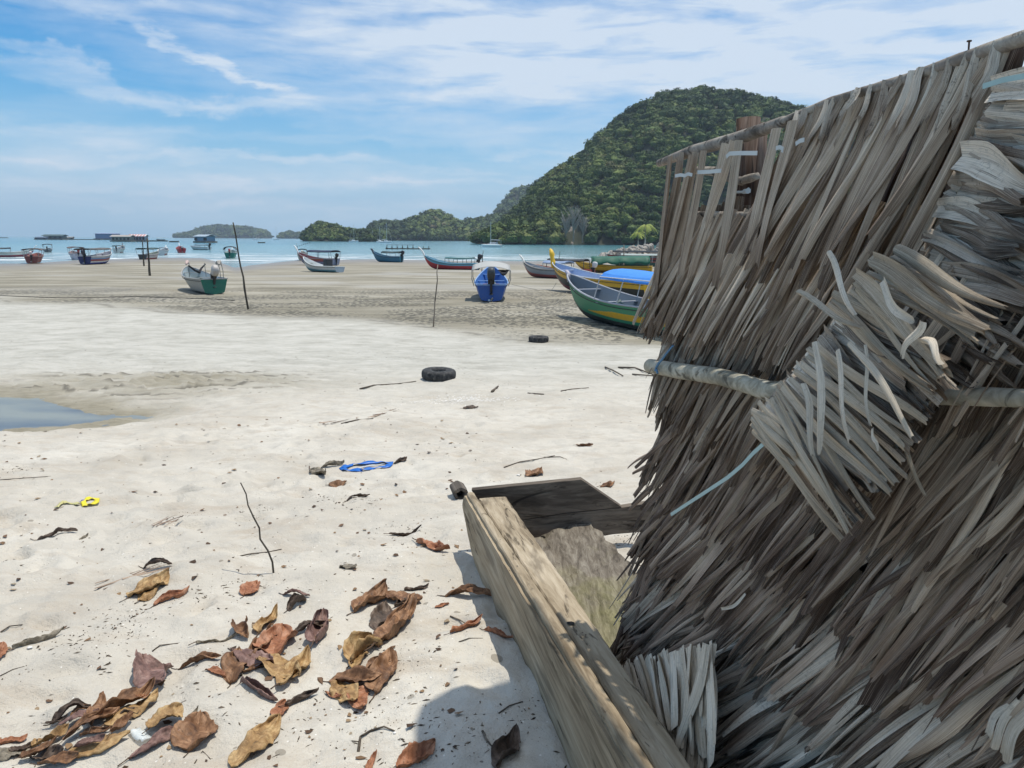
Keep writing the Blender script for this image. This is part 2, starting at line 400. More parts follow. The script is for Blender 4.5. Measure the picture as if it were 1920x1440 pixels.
g = np_mesh('beach', V, Fq, m, attrs=dict(mud=mud, wet=wet, shore=shore, streak=streak, near=nearm, speck=speck, rill=np.clip(rill, 0, 1), wrack=wrack))
tag(g, kind='structure')

# pool of sea water left on the sand
mp, t = new_mat('pool_water')
pos = t.n('ShaderNodeNewGeometry').outputs['Position']
hh = t.noise(t.mapv(pos, (1, 3, 1)), 4, 3, .5)
tone_ = t.ramp(t.noise(t.mapv(pos, (.5, 1.2, 1)), 1.2, 4, .5), [(.35, (.12, .14, .16)), (.65, (.24, .25, .22))])
finish(t, tone_, .3, hh, .15, .01, .2)
b_ = MB(); b_.face([b_.vert((x, y, 0)) for x, y in [(-14, 8.2), (-4.2, 8.2), (-4.2, 12.5), (-14, 12.5)]])
po = b_.build('pool', mp); po.location = (0, 0, POOL_Z); tag(po, kind='structure')

# sea
ms, t = new_mat('sea_water')
pos = t.n('ShaderNodeNewGeometry').outputs['Position']
spx = t.n('ShaderNodeSeparateXYZ', {0: pos})
dist = spx.outputs[1]
deep = t.n('ShaderNodeMapRange', {'Value': dist, 1: 95.0, 2: 420.0}, clamp=True).outputs[0]
c = t.ramp(deep, [(0, (.30, .34, .32)), (.22, (.21, .34, .35)), (.6, (.12, .29, .31)), (1, (.055, .20, .24))])
c = t.mix(t.ramp(t.noise(t.mapv(pos, (.004, .02, 1)), 1.0, 4, .6), [(.4, 0), (.7, .5)]), c, (.10, .27, .31))
q = t.noise(t.mapv(pos, (.08, .30, 1)), 1.0, 5, .6, .8)
band = t.ramp(t.n('ShaderNodeMapRange', {'Value': dist, 1: 98.0, 2: 175.0}, clamp=True).outputs[0], [(0, 0), (.15, 1), (.55, .75), (1, 0)])
foam = t.math('MULTIPLY', t.ramp(q, [(.52, 0), (.60, 1)]), band)
c = t.mix(foam, c, (.8, .82, .82))
rg = t.math('ADD', .12, t.math('MULTIPLY', foam, .6))
wv1 = t.noise(t.mapv(pos, (.5, 1.6, 1)), 1.0, 5, .6); wv2 = t.noise(t.mapv(pos, (.07, .22, 1)), 1.0, 3, .5)
finish(t, c, rg, t.math('ADD', wv1, t.math('MULTIPLY', wv2, 2)), .55, .35, .5)
ys_ = np.concatenate([np.linspace(70, 400, 12), np.geomspace(450, 30000, 12)]); b_ = MB()
b_.grid([[(k_ * (y_ + 200), y_, 0) for k_ in np.linspace(-3, 3, 13)] for y_ in ys_])
tag(b_.build('sea', ms), kind='structure')
#---PART2---

# ================================================================ hills and forest
mr, t = new_mat('hill_soil')
o_ = t.n('ShaderNodeNewGeometry').outputs['Position']
finish(t, t.ramp(t.noise(o_, .05, 5, .6), [(.35, (.022, .030, .015)), (.65, (.05, .055, .035))]), .95)
mrock, t = new_mat('limestone_rock')
o_ = t.n('ShaderNodeNewGeometry').outputs['Position']
n_ = t.noise(t.mapv(o_, (1, 1, .35)), .5, 7, .7, .8)
finish(t, t.ramp(n_, [(.35, (.06, .055, .05)), (.5, (.22, .20, .17)), (.7, (.36, .33, .29))]), .95, n_, .8, 1.0)
mf, t = new_mat('forest_foliage')
o_ = t.n('ShaderNodeNewGeometry').outputs['Position']
tn = t.n('ShaderNodeAttribute', attribute_name='tone').outputs['Fac']
c = t.ramp(tn, [(0, (.038, .068, .020)), (.3, (.075, .12, .030)), (.55, (.12, .175, .04)), (.78, (.19, .235, .055)), (.92, (.19, .20, .07)), (1, (.20, .17, .09))])
fn = t.noise(o_, 1.3, 4, .7); c = t.mix(t.ramp(fn, [(.35, .7), (.6, 0)]), c, (.018, .03, .014))
c = t.mix(t.ramp(fn, [(.58, 0), (.75, .4)]), c, (.15, .18, .075))
finish(t, c, .75, fn, .6, .8, .2)

def icosphere(sub, seed, jit):
    import bmesh
    bm = bmesh.new(); bmesh.ops.create_icosphere(bm, subdivisions=sub, radius=1.0)
    r_ = random.Random(seed); off = [(r_.uniform(-1, 1), r_.uniform(-1, 1), r_.uniform(-.2, 1)) for _ in range(9)]
    off = [Vector(o).normalized() for o in off]
    for v in bm.verts:
        n = v.co.normalized(); k = .62
        for o in off: k = max(k, .62 + .46 * max(0, (n.dot(o) - .55) / .45) ** .6)
        v.co = n * k * (1 + r_.uniform(-jit, jit)); v.co.z *= .85
    vs = np.array([v.co[:] for v in bm.verts]); fs = np.array([[v.index for v in f.verts] for f in bm.faces]); bm.free()
    return vs, fs
def leafy(sub, seed, nl, sz):
    vs, fs = icosphere(sub, seed, .1); vs = vs * .86; r_ = random.Random(seed + 99)
    lob = [(Vector((r_.gauss(0, 1), r_.gauss(0, 1), abs(r_.gauss(0, .8)) + .1)).normalized() * r_.uniform(.45, .75), r_.uniform(.34, .55)) for _ in range(9)]
    V_ = [tuple(v) for v in vs]; F_ = [tuple(f) for f in fs]
    for i in range(nl):
        c_, q_ = lob[r_.randrange(9)]; n = Vector((r_.gauss(0, 1), r_.gauss(0, 1), r_.gauss(.25, 1))).normalized()
        p = c_ + n * q_ * r_.uniform(.85, 1.1); p.z *= .85
        a = n.cross(Vector((r_.gauss(0, 1), r_.gauss(0, 1), r_.gauss(0, 1)))).normalized(); b2 = n.cross(a) + n * r_.uniform(-.6, .6)
        k = sz * r_.uniform(.6, 1.3); b0 = len(V_)
        V_ += [tuple(p + a * k), tuple(p - a * k * .5 + b2 * k * .8), tuple(p - a * k * .5 - b2 * k * .8)]; F_.append((b0, b0 + 1, b0 + 2))
    return np.array(V_), np.array(F_)
CR = [leafy(1, i, 250, .15) for i in range(7)]
CRS = [leafy(1, i + 20, 50, .26) for i in range(5)]
def crowns(name, pts, rad, tones, label=None, small=False, cat='forest'):
    Vs, Fs, Ts = [], [], []; b = 0; r_ = random.Random(hash(name) % 1000 if False else len(name)); lib = CRS if small else CR
    for (p, r, tn_) in zip(pts, rad, tones):
        vs, fs = lib[r_.randrange(len(lib))]; a = r_.uniform(0, 6.28); ca, sa = math.cos(a), math.sin(a)
        v = vs * np.array([r, r, r * r_.uniform(.8, 1.15)])
        v = np.stack([v[:, 0] * ca - v[:, 1] * sa, v[:, 0] * sa + v[:, 1] * ca, v[:, 2]], 1) + np.array(p)
        Vs.append(v); Fs.append(fs + b); Ts.append(np.full(len(v), tn_)); b += len(v)
    o = np_mesh(name, np.concatenate(Vs), np.concatenate(Fs), mf, smooth=False, attrs={'tone': np.concatenate(Ts)})
    return tag(o, label, cat, kind='stuff')

def hill(name, sil, y0, y1, crown, ncr, label, base_v=None, small=False, bias=0.0, back=1.5, seed=1, amax=None, side=None):
    """sil: skyline pixels. y0 shore distance, y1 ridge distance"""
    us = np.array([s_[0] for s_ in sil], float); hs = []; al = []
    for (u, v) in sil:
        p = P(u, v, y1); hs.append(max(p.z - crown * .6, .1)); al.append(p.x / p.y)
    al = np.array(al); hs = np.array(hs); r_ = np.random.RandomState(seed)
    def H(a, r):                       # r: 0 shore .. 1 ridge .. back
        h = np.interp(a, al, hs, left=0, right=hs[-1])
        s_ = np.where(r < 1, 1 - (1 - np.clip(r, 0, 1)) ** 1.55, 1 - ((r - 1) / (back - 1)) ** 2 * .55)
        s_ = np.where(r < 0, 0, s_)
        yk = y0 + (y1 - y0) * r
        n_ = (fbm(a * yk / (crown * 6) + 9, yk / (crown * 6), 3, seed) - .5) * crown * 3.0
        env = np.minimum(1, np.maximum(0, r) * 5) * np.minimum(1, h / (crown * 2)) * np.where(np.abs(r - 1) < .12, .25, 1)
        return h * s_ + n_ * env, yk
    A_ = np.linspace(al[0], al[-1], 90); Rr = np.concatenate([[-.02], np.linspace(0, back, 46)])
    AA, RR = np.meshgrid(A_, Rr, indexing='xy')
    wob = (fbm(AA * 25, AA * 0 + 3, 3, seed + 4) - .5) * .12
    Hh, Yk = H(AA, RR); Yk = Yk + wob * (y1 - y0)
    X_ = AA * Yk; Z_ = np.where(RR <= 0, -1.0, Hh)
    nr, nc = X_.shape; I = (np.arange(nr - 1)[:, None] * nc + np.arange(nc - 1)[None]).ravel()
    o = np_mesh(name, np.stack([X_, Yk, Z_], -1).reshape(-1, 3), np.stack([I, I + 1, I + nc + 1, I + nc], 1), mr)
    tag(o, kind='structure')
    pts, rad, tn = [], [], []
    while len(pts) < ncr:
        a = r_.uniform(al[0], al[-1]); r = r_.uniform(0.0, 1.12) if r_.rand() > .12 else r_.uniform(.95, 1.03)
        h, yk = H(np.array([a]), np.array([r])); h = float(h[0]); yk = float(yk[0])
        if np.interp(a, al, hs) < crown * .5 and r_.rand() < .5: continue
        wob = (fbm(np.array([a * 25]), np.array([3.]), 3, seed + 4) - .5) * .12; yk += float(wob[0]) * (y1 - y0)
        x = a * yk
        if side and side(x, yk, h): continue
        q = crown * (.55 + r_.rand() ** 1.6 * .65) * .75
        big = fbm(np.array([x / (crown * 5)]), np.array([(h + yk * .3) / (crown * 5)]), 3, seed + 8)[0]
        pts.append((x, yk, max(h, .3) + q * .45)); rad.append(q); tn.append(np.clip(r_.rand() ** 1.5 * .75 + (big - .5) * .9 + bias, 0, 1))
    crowns(name.replace('hill', 'forest').replace('island', 'forest'), pts, rad, tn, label, small)
    return H, al, hs

main_sil = [(893, 456), (905, 446), (925, 431), (950, 408), (975, 386), (1005, 352), (1030, 333), (1050, 318), (1075, 306), (1110, 276), (1140, 248), (1165, 226), (1190, 210), (1215, 195),
            (1240, 181), (1262, 175), (1290, 173), (1312, 166), (1345, 174), (1370, 173), (1400, 181), (1440, 192), (1500, 207), (1570, 222), (1700, 268), (1850, 330), (2000, 400)]
rockp = P(1078, 425, 452)
def keep_rock(x, y, h):
    u = CX + F * (x / y); dx = (x / y * F + CX - 1075) / 26; dz = (h - 4) / 9
    return dx * dx + dz * dz < 1 and y < 520
HM = hill('forested_hill', main_sil, 440, 640, 7.0, 5200, 'dense green rainforest covering the steep hill above the bay', seed=3, side=keep_rock, bias=.04)
hill('far_hill', [(905, 440), (920, 412), (932, 396), (945, 380), (958, 364), (972, 353), (990, 349), (1015, 350), (1050, 360), (1090, 380)], 1500, 1700, 12, 800, 'blue-green wood on the round hill behind the big slope', small=True, seed=5)
hill('headland_hill', [(690, 447), (694, 426), (703, 417), (722, 416), (752, 418), (768, 413), (785, 410), (796, 404), (808, 399), (818, 398), (830, 402), (843, 411), (855, 418), (868, 422), (880, 415), (890, 418), (905, 411), (925, 407), (950, 405), (990, 410)], 1000, 1250, 11, 1900, 'hazy dark wood on the headland with a pointed summit', small=True, seed=8)
hill('near_island', [(567, 447), (571, 437), (580, 429), (590, 422), (600, 418), (612, 422), (625, 427), (640, 432), (652, 431), (668, 434), (685, 432), (700, 434), (712, 440), (722, 447)], 700, 760, 5, 800, 'green trees covering the low islet left of the headland', small=True, seed=9)
hill('far_island', [(327, 444), (338, 439), (355, 436), (372, 429), (388, 425), (405, 422), (425, 424), (445, 424), (462, 426), (478, 428), (492, 432), (502, 438), (509, 444)], 2600, 2750, 14, 800, 'blue hazy wood on the long island at the left horizon', small=True, seed=11)
hill('low_island', [(521, 446), (528, 438), (540, 434), (552, 436), (565, 437), (580, 440), (590, 446)], 2300, 2400, 12, 220, 'hazy trees on the tiny island right of the long island', small=True, seed=12)

# bare rock face low on the main hill, with pale dead trees over it
b_ = MB(); rows = []
for i in range(26):
    row = []
    for j in range(22):
        a = (j / 21 - .5) * 2; h = i / 25
        u = 1073 + a * 34 * (1 - .3 * h); q = P(u, 459, 446 + 18 * h + 6 * a * a)
        z = -1 + 12 * h * (1 - .35 * a * a)
        nz = float(fbm(np.array([j * .5]), np.array([i * .22]), 4, 6)[0] - .5) * 9
        row.append((q.x, q.y + nz, z))
    rows.append(row)
b_.grid(rows)
tag(b_.build('rock_face', mrock, smooth=True), 'bare grey limestone face at the foot of the big hill', 'rock face')
mdead = wood('dead_wood', [(.20, .18, .15), (.33, .30, .25), (.45, .41, .35)], 'Z', grain=6)
def dead_tree(u, v, hgt, seed, label):
    r_ = random.Random(seed); base = P(u, v, 446); base.z = max(2.0, base.z)
    root = empty('dead_tree', base, 0, label, 'dead tree', 'dead trees on the rock face')
    tk = MB(); tk.tube([(0, 0, -1), (.3, 0, hgt * .4), (.1, 0, hgt * .7)], [.3, .22, .13], 6)
    tk.build('trunk', mdead, root)
    br = MB()
    for i in range(44):
        z = hgt * r_.uniform(.2, .72); a = r_.uniform(0, 6.28); L = hgt * r_.uniform(.25, .5)
        p0 = Vector((.2, 0, z)); d = Vector((math.cos(a) * .6, math.sin(a) * .6, r_.uniform(.7, 1.3))).normalized()
        p1 = p0 + d * L * .5; p2 = p1 + (d + Vector((r_.uniform(-.3, .3), r_.uniform(-.3, .3), .2))) * L * .5
        br.tube([p0, p1, p2], [.2, .15, .09], 4)
        for k in range(3):
            q0 = p0.lerp(p2, r_.uniform(.3, .9)); br.tube([q0, q0 + Vector((r_.uniform(-1, 1), r_.uniform(-1, 1), r_.uniform(.4, 1.4))) * L * .25], [.11, .06], 3)
    br.build('branches', mdead, root)
dead_tree(1060, 452, 15, 1, 'pale leafless tree on the left of the rock face')
dead_tree(1075, 450, 18, 2, 'tallest pale leafless tree at the middle of the rock face')
dead_tree(1092, 452, 14, 3, 'pale leafless tree on the right of the rock face')

# coconut palm beside the breakwater
mpalm, t = new_mat('palm_leaf'); o_ = t.n('ShaderNodeTexCoord').outputs['Object']
finish(t, t.ramp(t.noise(o_, .8, 3, .5), [(.3, (.16, .22, .04)), (.7, (.36, .38, .08))]), .6)
def palm(u, v, Y, h, seed, label):
    base = P(u, v, Y); base.z = .3; r_ = random.Random(seed)
    root = empty('coconut_palm', base, 0, label, 'palm tree', 'coconut palms by the breakwater')
    tk = MB(); tk.tube([(0, 0, 0), (.3, .1, h * .5), (.2, 0, h)], [.22, .16, .12], 7); tk.build('trunk', mdead, root)
    cr = MB()
    for i in range(15):
        a = i * 2.4; L = h * r_.uniform(.34, .52); up = r_.uniform(.2, 1.2); sp = []
        for k in range(8):
            s_ = k / 7; sp.append(Vector((.2 + math.cos(a) * L * s_, math.sin(a) * L * s_, h + L * (up * s_ - (up * .6 + .75) * s_ * s_))))
        for k in range(7):
            for sg in (-1, 1):
                for q in (0, .5):
                    p = sp[k].lerp(sp[k + 1], q); d = (sp[k + 1] - sp[k]).normalized(); sd_ = d.cross(Vector((0, 0, 1))).normalized() * sg
                    l_ = .24 * L * (1 - (k / 8 - .35) ** 2 * 1.6); tip = p + sd_ * l_ + d * l_ * .5 - Vector((0, 0, l_ * .45))
                    i0 = cr.vert(p); i1 = cr.vert(p + d * .18); i2 = cr.vert(tip); cr.face((i0, i1, i2))
    cr.build('crown', mpalm, root)
palm(1207, 461, 150, 5.6, 1, 'yellow-green coconut palm standing behind the breakwater')
palm(1194, 461, 160, 4.2, 2, 'lower coconut palm left of the tall one behind the breakwater')

# breakwater of boulders
mb_, t = new_mat('boulder_stone'); o_ = t.n('ShaderNodeNewGeometry').outputs['Position']; n_ = t.noise(o_, 1.6, 6, .65)
finish(t, t.ramp(n_, [(.3, (.20, .17, .14)), (.5, (.38, .34, .29)), (.7, (.52, .48, .42))]), .9, n_, .5, .2)
BV = []
for i in range(6):
    vs, fs = icosphere(2, 60 + i, .06); me_b = MB()
    for v in vs: me_b.vert((v[0] * 1.2, v[1] * .9, v[2] * .75))
    for f in fs: me_b.face(f.tolist())
    me = bpy.data.meshes.new('boulder'); me.from_pydata(me_b.v, [], me_b.f); me.materials.append(mb_); BV.append(me)
r_ = random.Random(5)
for i in range(260):
    s_ = r_.random() ** .8; u = 1122 + s_ * 175; top = .6 + 2.0 * sstep(0, .5, s_)
    Y = 128 + r_.uniform(-4, 12); q = P(u, 460, Y); lay = r_.random()
    z = float(top) * (1 - abs(Y - 132) / 13) * .9 * lay ** .5
    o = bpy.data.objects.new('boulder', BV[i % 6]); COL.objects.link(o); o.location = (q.x, Y, z)
    k = r_.uniform(.35, .85); o.scale = (k, k, k); o.rotation_euler = (r_.uniform(0, 6), r_.uniform(0, 6), r_.uniform(0, 6))
    tag(o, 'pale brown boulder piled in the breakwater behind the moored boats', 'boulder', 'boulders of the breakwater')
#---PART3---

# ================================================================ boats
def circ_rr(w_, h_, n=10, k=.35):       # rounded rectangle section
    pts = []
    for i in range(n * 4):
        a = 2 * math.pi * i / (n * 4); c_, s_ = math.cos(a), math.sin(a)
        pts.append((math.copysign(abs(c_) ** k, c_) * w_ / 2, math.copysign(abs(s_) ** k, s_) * h_ / 2))
    return pts
M_ENG = plain('engine_black', (.03, .032, .036), .35); M_ALU = plain('aluminium', (.5, .5, .5), .35, .8)
def outboard(parent, pos, cowl_mat, tilt=0.0, k=1.0, top_mat=None, body_mat=None):
    o = bpy.data.objects.new('outboard_motor', None); COL.objects.link(o); o.parent = parent; o.location = pos; o.rotation_euler = (0, tilt, 0)
    b_ = MB(); rows = []
    for z, sx_, sy, ox in ((.16, .16, .2, 0), (.2, .34, .28, 0), (.34, .42, .32, -.01), (.5, .44, .31, -.02), (.6, .36, .25, -.01), (.64, .2, .14, 0)):
        rows.append([Vector((x * k + ox, y * k, z * k)) for x, y in circ_rr(sx_, sy, 4, .55)])
    b_.grid(rows, close=True); b_.face([b_.vert(p) for p in rows[-1]]); b_.face([b_.vert(p) for p in rows[0]][::-1])
    c_ = b_.build('cowling', cowl_mat, o, smooth=True)
    b_ = MB(); b_.box((0, 0, -.1 * k), (.16 * k, .1 * k, .56 * k)); b_.box((-.02 * k, 0, -.5 * k), (.1 * k, .05 * k, .4 * k)); b_.box((-.03 * k, 0, -.42 * k), (.3 * k, .14 * k, .02 * k))
    b_.tube([(.1 * k, 0, -.66 * k), (-.16 * k, 0, -.66 * k)], [.035 * k, .05 * k], 8); b_.box((-.02 * k, 0, -.76 * k), (.14 * k, .02 * k, .2 * k)); b_.box((.16 * k, 0, .02 * k), (.16 * k, .26 * k, .26 * k))
    b_.build('leg', body_mat or M_ENG, o, bevel=.01)
    b_ = MB()
    for i in range(3):
        a = i * 2.094; b_.box((-.19 * k, math.cos(a) * .08 * k, -.66 * k + math.sin(a) * .08 * k), (.015 * k, .09 * k, .07 * k), Matrix.Rotation(a, 3, 'X') @ Matrix.Rotation(.5, 3, 'Y'))
    b_.tube([(-.15 * k, 0, -.66 * k), (-.24 * k, 0, -.66 * k)], [.035 * k, .02 * k], 6)
    b_.build('propeller', M_ALU, o)
    b_ = MB(); b_.tube([(.2 * k, 0, .12 * k), (.62 * k, 0, .2 * k)], [.02, .018], 6); b_.build('tiller', M_ENG, o)
    return o

def boat(label, stern, bow=None, L=None, head=None, B=1.6, H=.65, rise=.7, bands=None, inner=(.3, .35, .4), rail=(.6, .6, .58), canopy=None,
         prow=None, motor=None, afloat=False, heel=0.0, group=None, extras=(), thwarts=3, cat='boat', name='fishing_boat', trans=None, NS=34, NQ=16):
    s0 = G(*stern)
    if afloat: s0 = P(stern[0], stern[1], 100); d_ = ray(*stern); t_ = -CAMZ / d_.z; s0 = Vector((d_.x * t_, d_.y * t_, -.12))
    if bow is not None:
        b0 = G(*bow) if not afloat else P(bow[0], bow[1], 50)
        dx, dy = b0.x - s0.x, b0.y - s0.y
        if head is None: head = math.degrees(math.atan2(dy, dx))
        if L is None: L = math.hypot(dx, dy) / .86
    root = empty(name, s0, 0, label, cat, group); root.rotation_euler = (R(heel), 0, R(head))
    bands = bands or [(1.0, (.5, .5, .5))]
    def frame(i):
        x = i / (NS - 1)
        bw = B / 2 * (.80 + .20 * math.sin(min(x / .42, 1) * math.pi / 2)) * (max(0, 1 - max(0, (x - .42) / .58) ** 2.3)) ** .75
        sh = H + rise * max(0, (x - .35) / .65) ** 2.2 + H * .06 * (1 - x)
        kl = 0 if x < .72 else (sh * .80) * ((x - .72) / .28) ** 2.6
        return x * L, max(bw, .012), sh, kl
    def sec(i, off=0.0, q0=0.0):
        x, bw, sh, kl = frame(i); out = []
        bw = max(bw - off, .004); kl = kl + off
        fl = .70 * (1 - sstep(.30, .95, i / (NS - 1)) * .75)
        for j in range(-NQ, NQ + 1):
            q = abs(j) / NQ
            if q <= .25: yy_ = bw * fl * q / .25; zz = kl + (sh - kl) * .10 * q / .25
            else:
                k = (q - .25) / .75; yy_ = bw * (fl + (1 - fl) * k ** .75); zz = kl + (sh - kl) * (.10 + .90 * k)
            out.append(Vector((x, math.copysign(yy_, j) if j else 0, zz)))
        return out
    mats = [paint('hull_paint_%02d%02d%02d' % tuple(int(k * 99) for k in c_), c_) for _, c_ in bands]
    bl = [b for b, _ in bands]
    def band(i, j):
        q = ((abs(j - NQ + .5)) / NQ); zf = .1 if q < .25 else .10 + .90 * (q - .25) / .75
        for k, e in enumerate(bl):
            ee = e(i / (NS - 1)) if callable(e) else e
            if zf <= ee: return k
        return len(bl) - 1
    h_ = MB(); h_.grid([sec(i) for i in range(NS)], mi=band)
    tr = sec(0); b0 = [h_.vert(p) for p in tr]; n_ = len(tr)
    tb = MB(); tz = [tb.vert(p - Vector((.003, 0, 0))) for p in tr]
    for j in range(n_ // 2): tb.face((tz[j], tz[j + 1], tz[n_ - 2 - j], tz[n_ - 1 - j]) if j + 1 < n_ - 2 - j else (tz[j], tz[j + 1], tz[n_ - 1 - j]))
    h_.build('hull', mats, root, smooth=True)
    tb.build('transom', mats[-1] if trans is None else paint('hull_paint_t%02d%02d%02d' % tuple(int(k * 99) for k in trans), trans), root, solid=.04)
    mi_ = paint('inner_paint_%02d%02d%02d' % tuple(int(k * 99) for k in inner), inner, .6, .5)
    ins = MB(); fl = H * .3
    rows = []
    for i in range(NS):
        s_ = sec(i, .035)
        rows.append([Vector((p.x + (.05 if i == 0 else 0), p.y, max(p.z - .04, fl) if p.z < fl + .05 else p.z - .005)) for p in s_])
    ins.grid(rows); ins.build('inner_hull', mi_, root, smooth=False)
    mrail = paint('rail_paint_%02d%02d%02d' % tuple(int(k * 99) for k in rail), rail)
    g_ = MB()
    for sg in (-1, 1):
        pts = [Vector((frame(i)[0], sg * (frame(i)[1] + .012), frame(i)[2] + .01)) for i in range(NS)]
        g_.tube(pts, .034, 6)
    x0, bw0, sh0, _ = frame(0); g_.box((x0, 0, sh0 + .005), (.07, bw0 * 2, .05))
    g_.build('gunwale', mrail, root)
    for k in range(thwarts):
        i = int((3 + k * 25 / max(thwarts - 1, 1)) / 34 * NS); x, bw, sh, kl = frame(i)
        tb = MB(); tb.box((x, 0, sh - .12), (.2, bw * 1.92, .035)); tb.build('thwart', mrail, root)
    rub = MB(); dk = plain('rub_strake_dark', (.06, .055, .05), .7)
    for sg in (-1, 1): rub.tube([Vector((frame(i)[0], sg * (frame(i)[1] * .985 + .004), frame(i)[3] + (frame(i)[2] - frame(i)[3]) * .86)) for i in range(NS)], .014, 5)
    rub.build('rubbing_strake', dk, root)
    rb_ = random.Random(int(stern[0] * 7)); cols = [(.5, .3, .05), (.06, .2, .45), (.5, .5, .48), (.35, .06, .05), (.08, .25, .12)]
    for k in range(2):
        x = L * rb_.uniform(.2, .62); c_ = rb_.choice(cols); cg = MB(); y = rb_.uniform(-.25, .25) * B
        cg.box((x, y, H * .3 + .22), (.5, .34, .32), Matrix.Rotation(rb_.uniform(0, 1.5), 3, 'Z')); cg.box((x, y, H * .3 + .39), (.54, .38, .03), Matrix.Rotation(rb_.uniform(0, .2), 3, 'Z'))
        cg.build('fish_box', plain('box_%02d%02d%02d' % tuple(int(q * 99) for q in c_), c_), root)
    np_ = MB(); x = L * rb_.uniform(.55, .72)
    np_.tube([(x - .5, -.1, H * .5), (x - .2, .12, H * .72), (x + .15, -.08, H * .78), (x + .5, .1, H * .6)], [.06, .2, .22, .08], 8, jit=.5); np_.build('net_pile', plain('net_pile', (.16, .20, .17), .95), root)
    if canopy:
        ca = dict(x0=.1, x1=.6, h=1.5, c=(.05, .06, .09), w=1.05, arch=.08, post=(.45, .45, .43), drape=.06, n=3); ca.update(canopy)
        xa, xb, hh, ww = ca['x0'] * L, ca['x1'] * L, ca['h'] + H * .3, B / 2 * ca['w']
        c_ = MB(); rows = []
        mc = plain('canopy_%02d%02d%02d' % tuple(int(k * 99) for k in ca['c']), ca['c'], .8)
        for i in range(9):
            f = i / 8; row = []
            for j in range(11):
                g2 = (j / 10 - .5) * 2; z = hh + ca['arch'] * (1 - g2 * g2) - .05 * math.sin(f * math.pi) + ca.get('slope', 0) * f
                if abs(g2) > .95 and True: z -= ca['drape']
                row.append(Vector((xa + (xb - xa) * f, ww * g2, z + rnd.uniform(-.012, .012))))
            rows.append(row)
        c_.grid(rows); c_.build('canopy', mc, root, solid=.03 if s0.y < 60 else .09)
        mpst = plain('post_%02d%02d%02d' % tuple(int(k * 99) for k in ca['post']), ca['post'], .5)
        for k in range(ca['n']):
            f = k / (ca['n'] - 1); i = int(round((ca['x0'] + (ca['x1'] - ca['x0']) * f) * (NS - 1))); x, bw, sh, kl = frame(i)
            for sg in (-1, 1):
                pp = MB(); pp.tube([(x + ca.get('lean', 0), sg * bw, sh), (xa + (xb - xa) * f, sg * ww * .96, hh - .03 + ca.get('slope', 0) * f)], .03 if s0.y > 60 else .022, 6); pp.build('post', mpst, root)
        r2 = MB()
        for sg in (-1, 1): r2.tube([(xa, sg * ww * .97, hh - .05), (xb, sg * ww * .97, hh - .05 + ca.get('slope', 0))], .02, 5)
        r2.build('canopy_frame', mpst, root)
    if prow:
        pc, ph, pst = prow; x, bw, sh, kl = frame(NS - 1); pm_ = paint('prow_paint_%02d%02d%02d' % tuple(int(k * 99) for k in pc), pc)
        p_ = MB()
        if pst == 'curl': pts = [(x - .05, 0, sh - .3), (x + .03, 0, sh), (x + .1 + ph * .1, 0, sh + ph * .4), (x + .16 + ph * .35, 0, sh + ph * .8), (x + .2 + ph * .62, 0, sh + ph)]; rr_ = [.09, .10, .085, .075, .03]
        else: pts = [(x - .1, 0, sh - .35), (x, 0, sh), (x + .1, 0, sh + ph * .3), (x + .14, 0, sh + ph * .55), (x + .3, 0, sh + ph * .85), (x + .42, 0, sh + ph)]; rr_ = [.13, .17, .12, .18, .12, .03]
        p_.tube(pts, rr_, 8); p_.build('prow', pm_, root, smooth=True)
    if motor:
        mo = dict(c=(.03, .03, .035), tilt=-.15, k=1.0, y=0); mo.update(motor)
        outboard(root, (-.15, mo['y'], H + .08 + mo.get('dz', 0)), plain('cowl_%02d%02d%02d' % tuple(int(k * 99) for k in mo['c']), mo['c'], .35), mo['tilt'], mo['k'])
    root['_L'] = L
    return root, frame

def rope(pts, r, mat_, name, label, cat, group=None):
    o0 = Vector(pts[0]); b_ = MB(); b_.tube([Vector(p) - o0 for p in pts], r, 5); o = b_.build(name, mat_, loc=o0, smooth=True)
    return tag(o, label, cat, group)
def cloth_part(root, pts_grid, mat_, nm):
    b_ = MB(); b_.grid(pts_grid); return b_.build(nm, mat_, root, smooth=True, solid=.012)
M_ROPE = plain('old_rope', (.30, .28, .24), .9); M_DARKCLOTH = plain('dark_cloth', (.025, .025, .03), .9)

# --- beached boats, nearest first
gb, fr = boat('green wooden boat with a yellow flash and blue canopy beside the thatched wall', (1322, 640), (1093, 596), head=None, B=1.9, H=.84, rise=.82,
     bands=[(.28, (.012, .02, .018)), (.40, (.02, .24, .12)), (lambda x: .66 - max(0, (x - .45)) * .95 if x < .74 else .40, (.75, .42, .01)), (1.0, (.06, .30, .15))], inner=(.16, .20, .24), rail=(.42, .43, .46), thwarts=4, NS=110, NQ=48,
     canopy=dict(x0=.02, x1=.55, h=1.55, c=(.06, .26, .72), w=.98, arch=.22, post=(.6, .62, .64), drape=.1, n=4, lean=.35), motor=dict(c=(.25, .30, .30)), prow=((.42, .40, .46), .14, 'curl'))
yb, fr = boat('black, yellow and red boat with a tall yellow prow and pale blue inside', (1228, 566), (1058, 545), B=1.9, H=.92, rise=.72,
     bands=[(.28, (.28, .04, .06)), (.62, (.018, .018, .02)), (1.0, (.80, .46, .02))], inner=(.36, .46, .66), rail=(.62, .66, .70), thwarts=3, prow=((.78, .48, .02), .85, 'tall'),
     motor=dict(c=(.03, .03, .03), k=1.2, dz=.1))
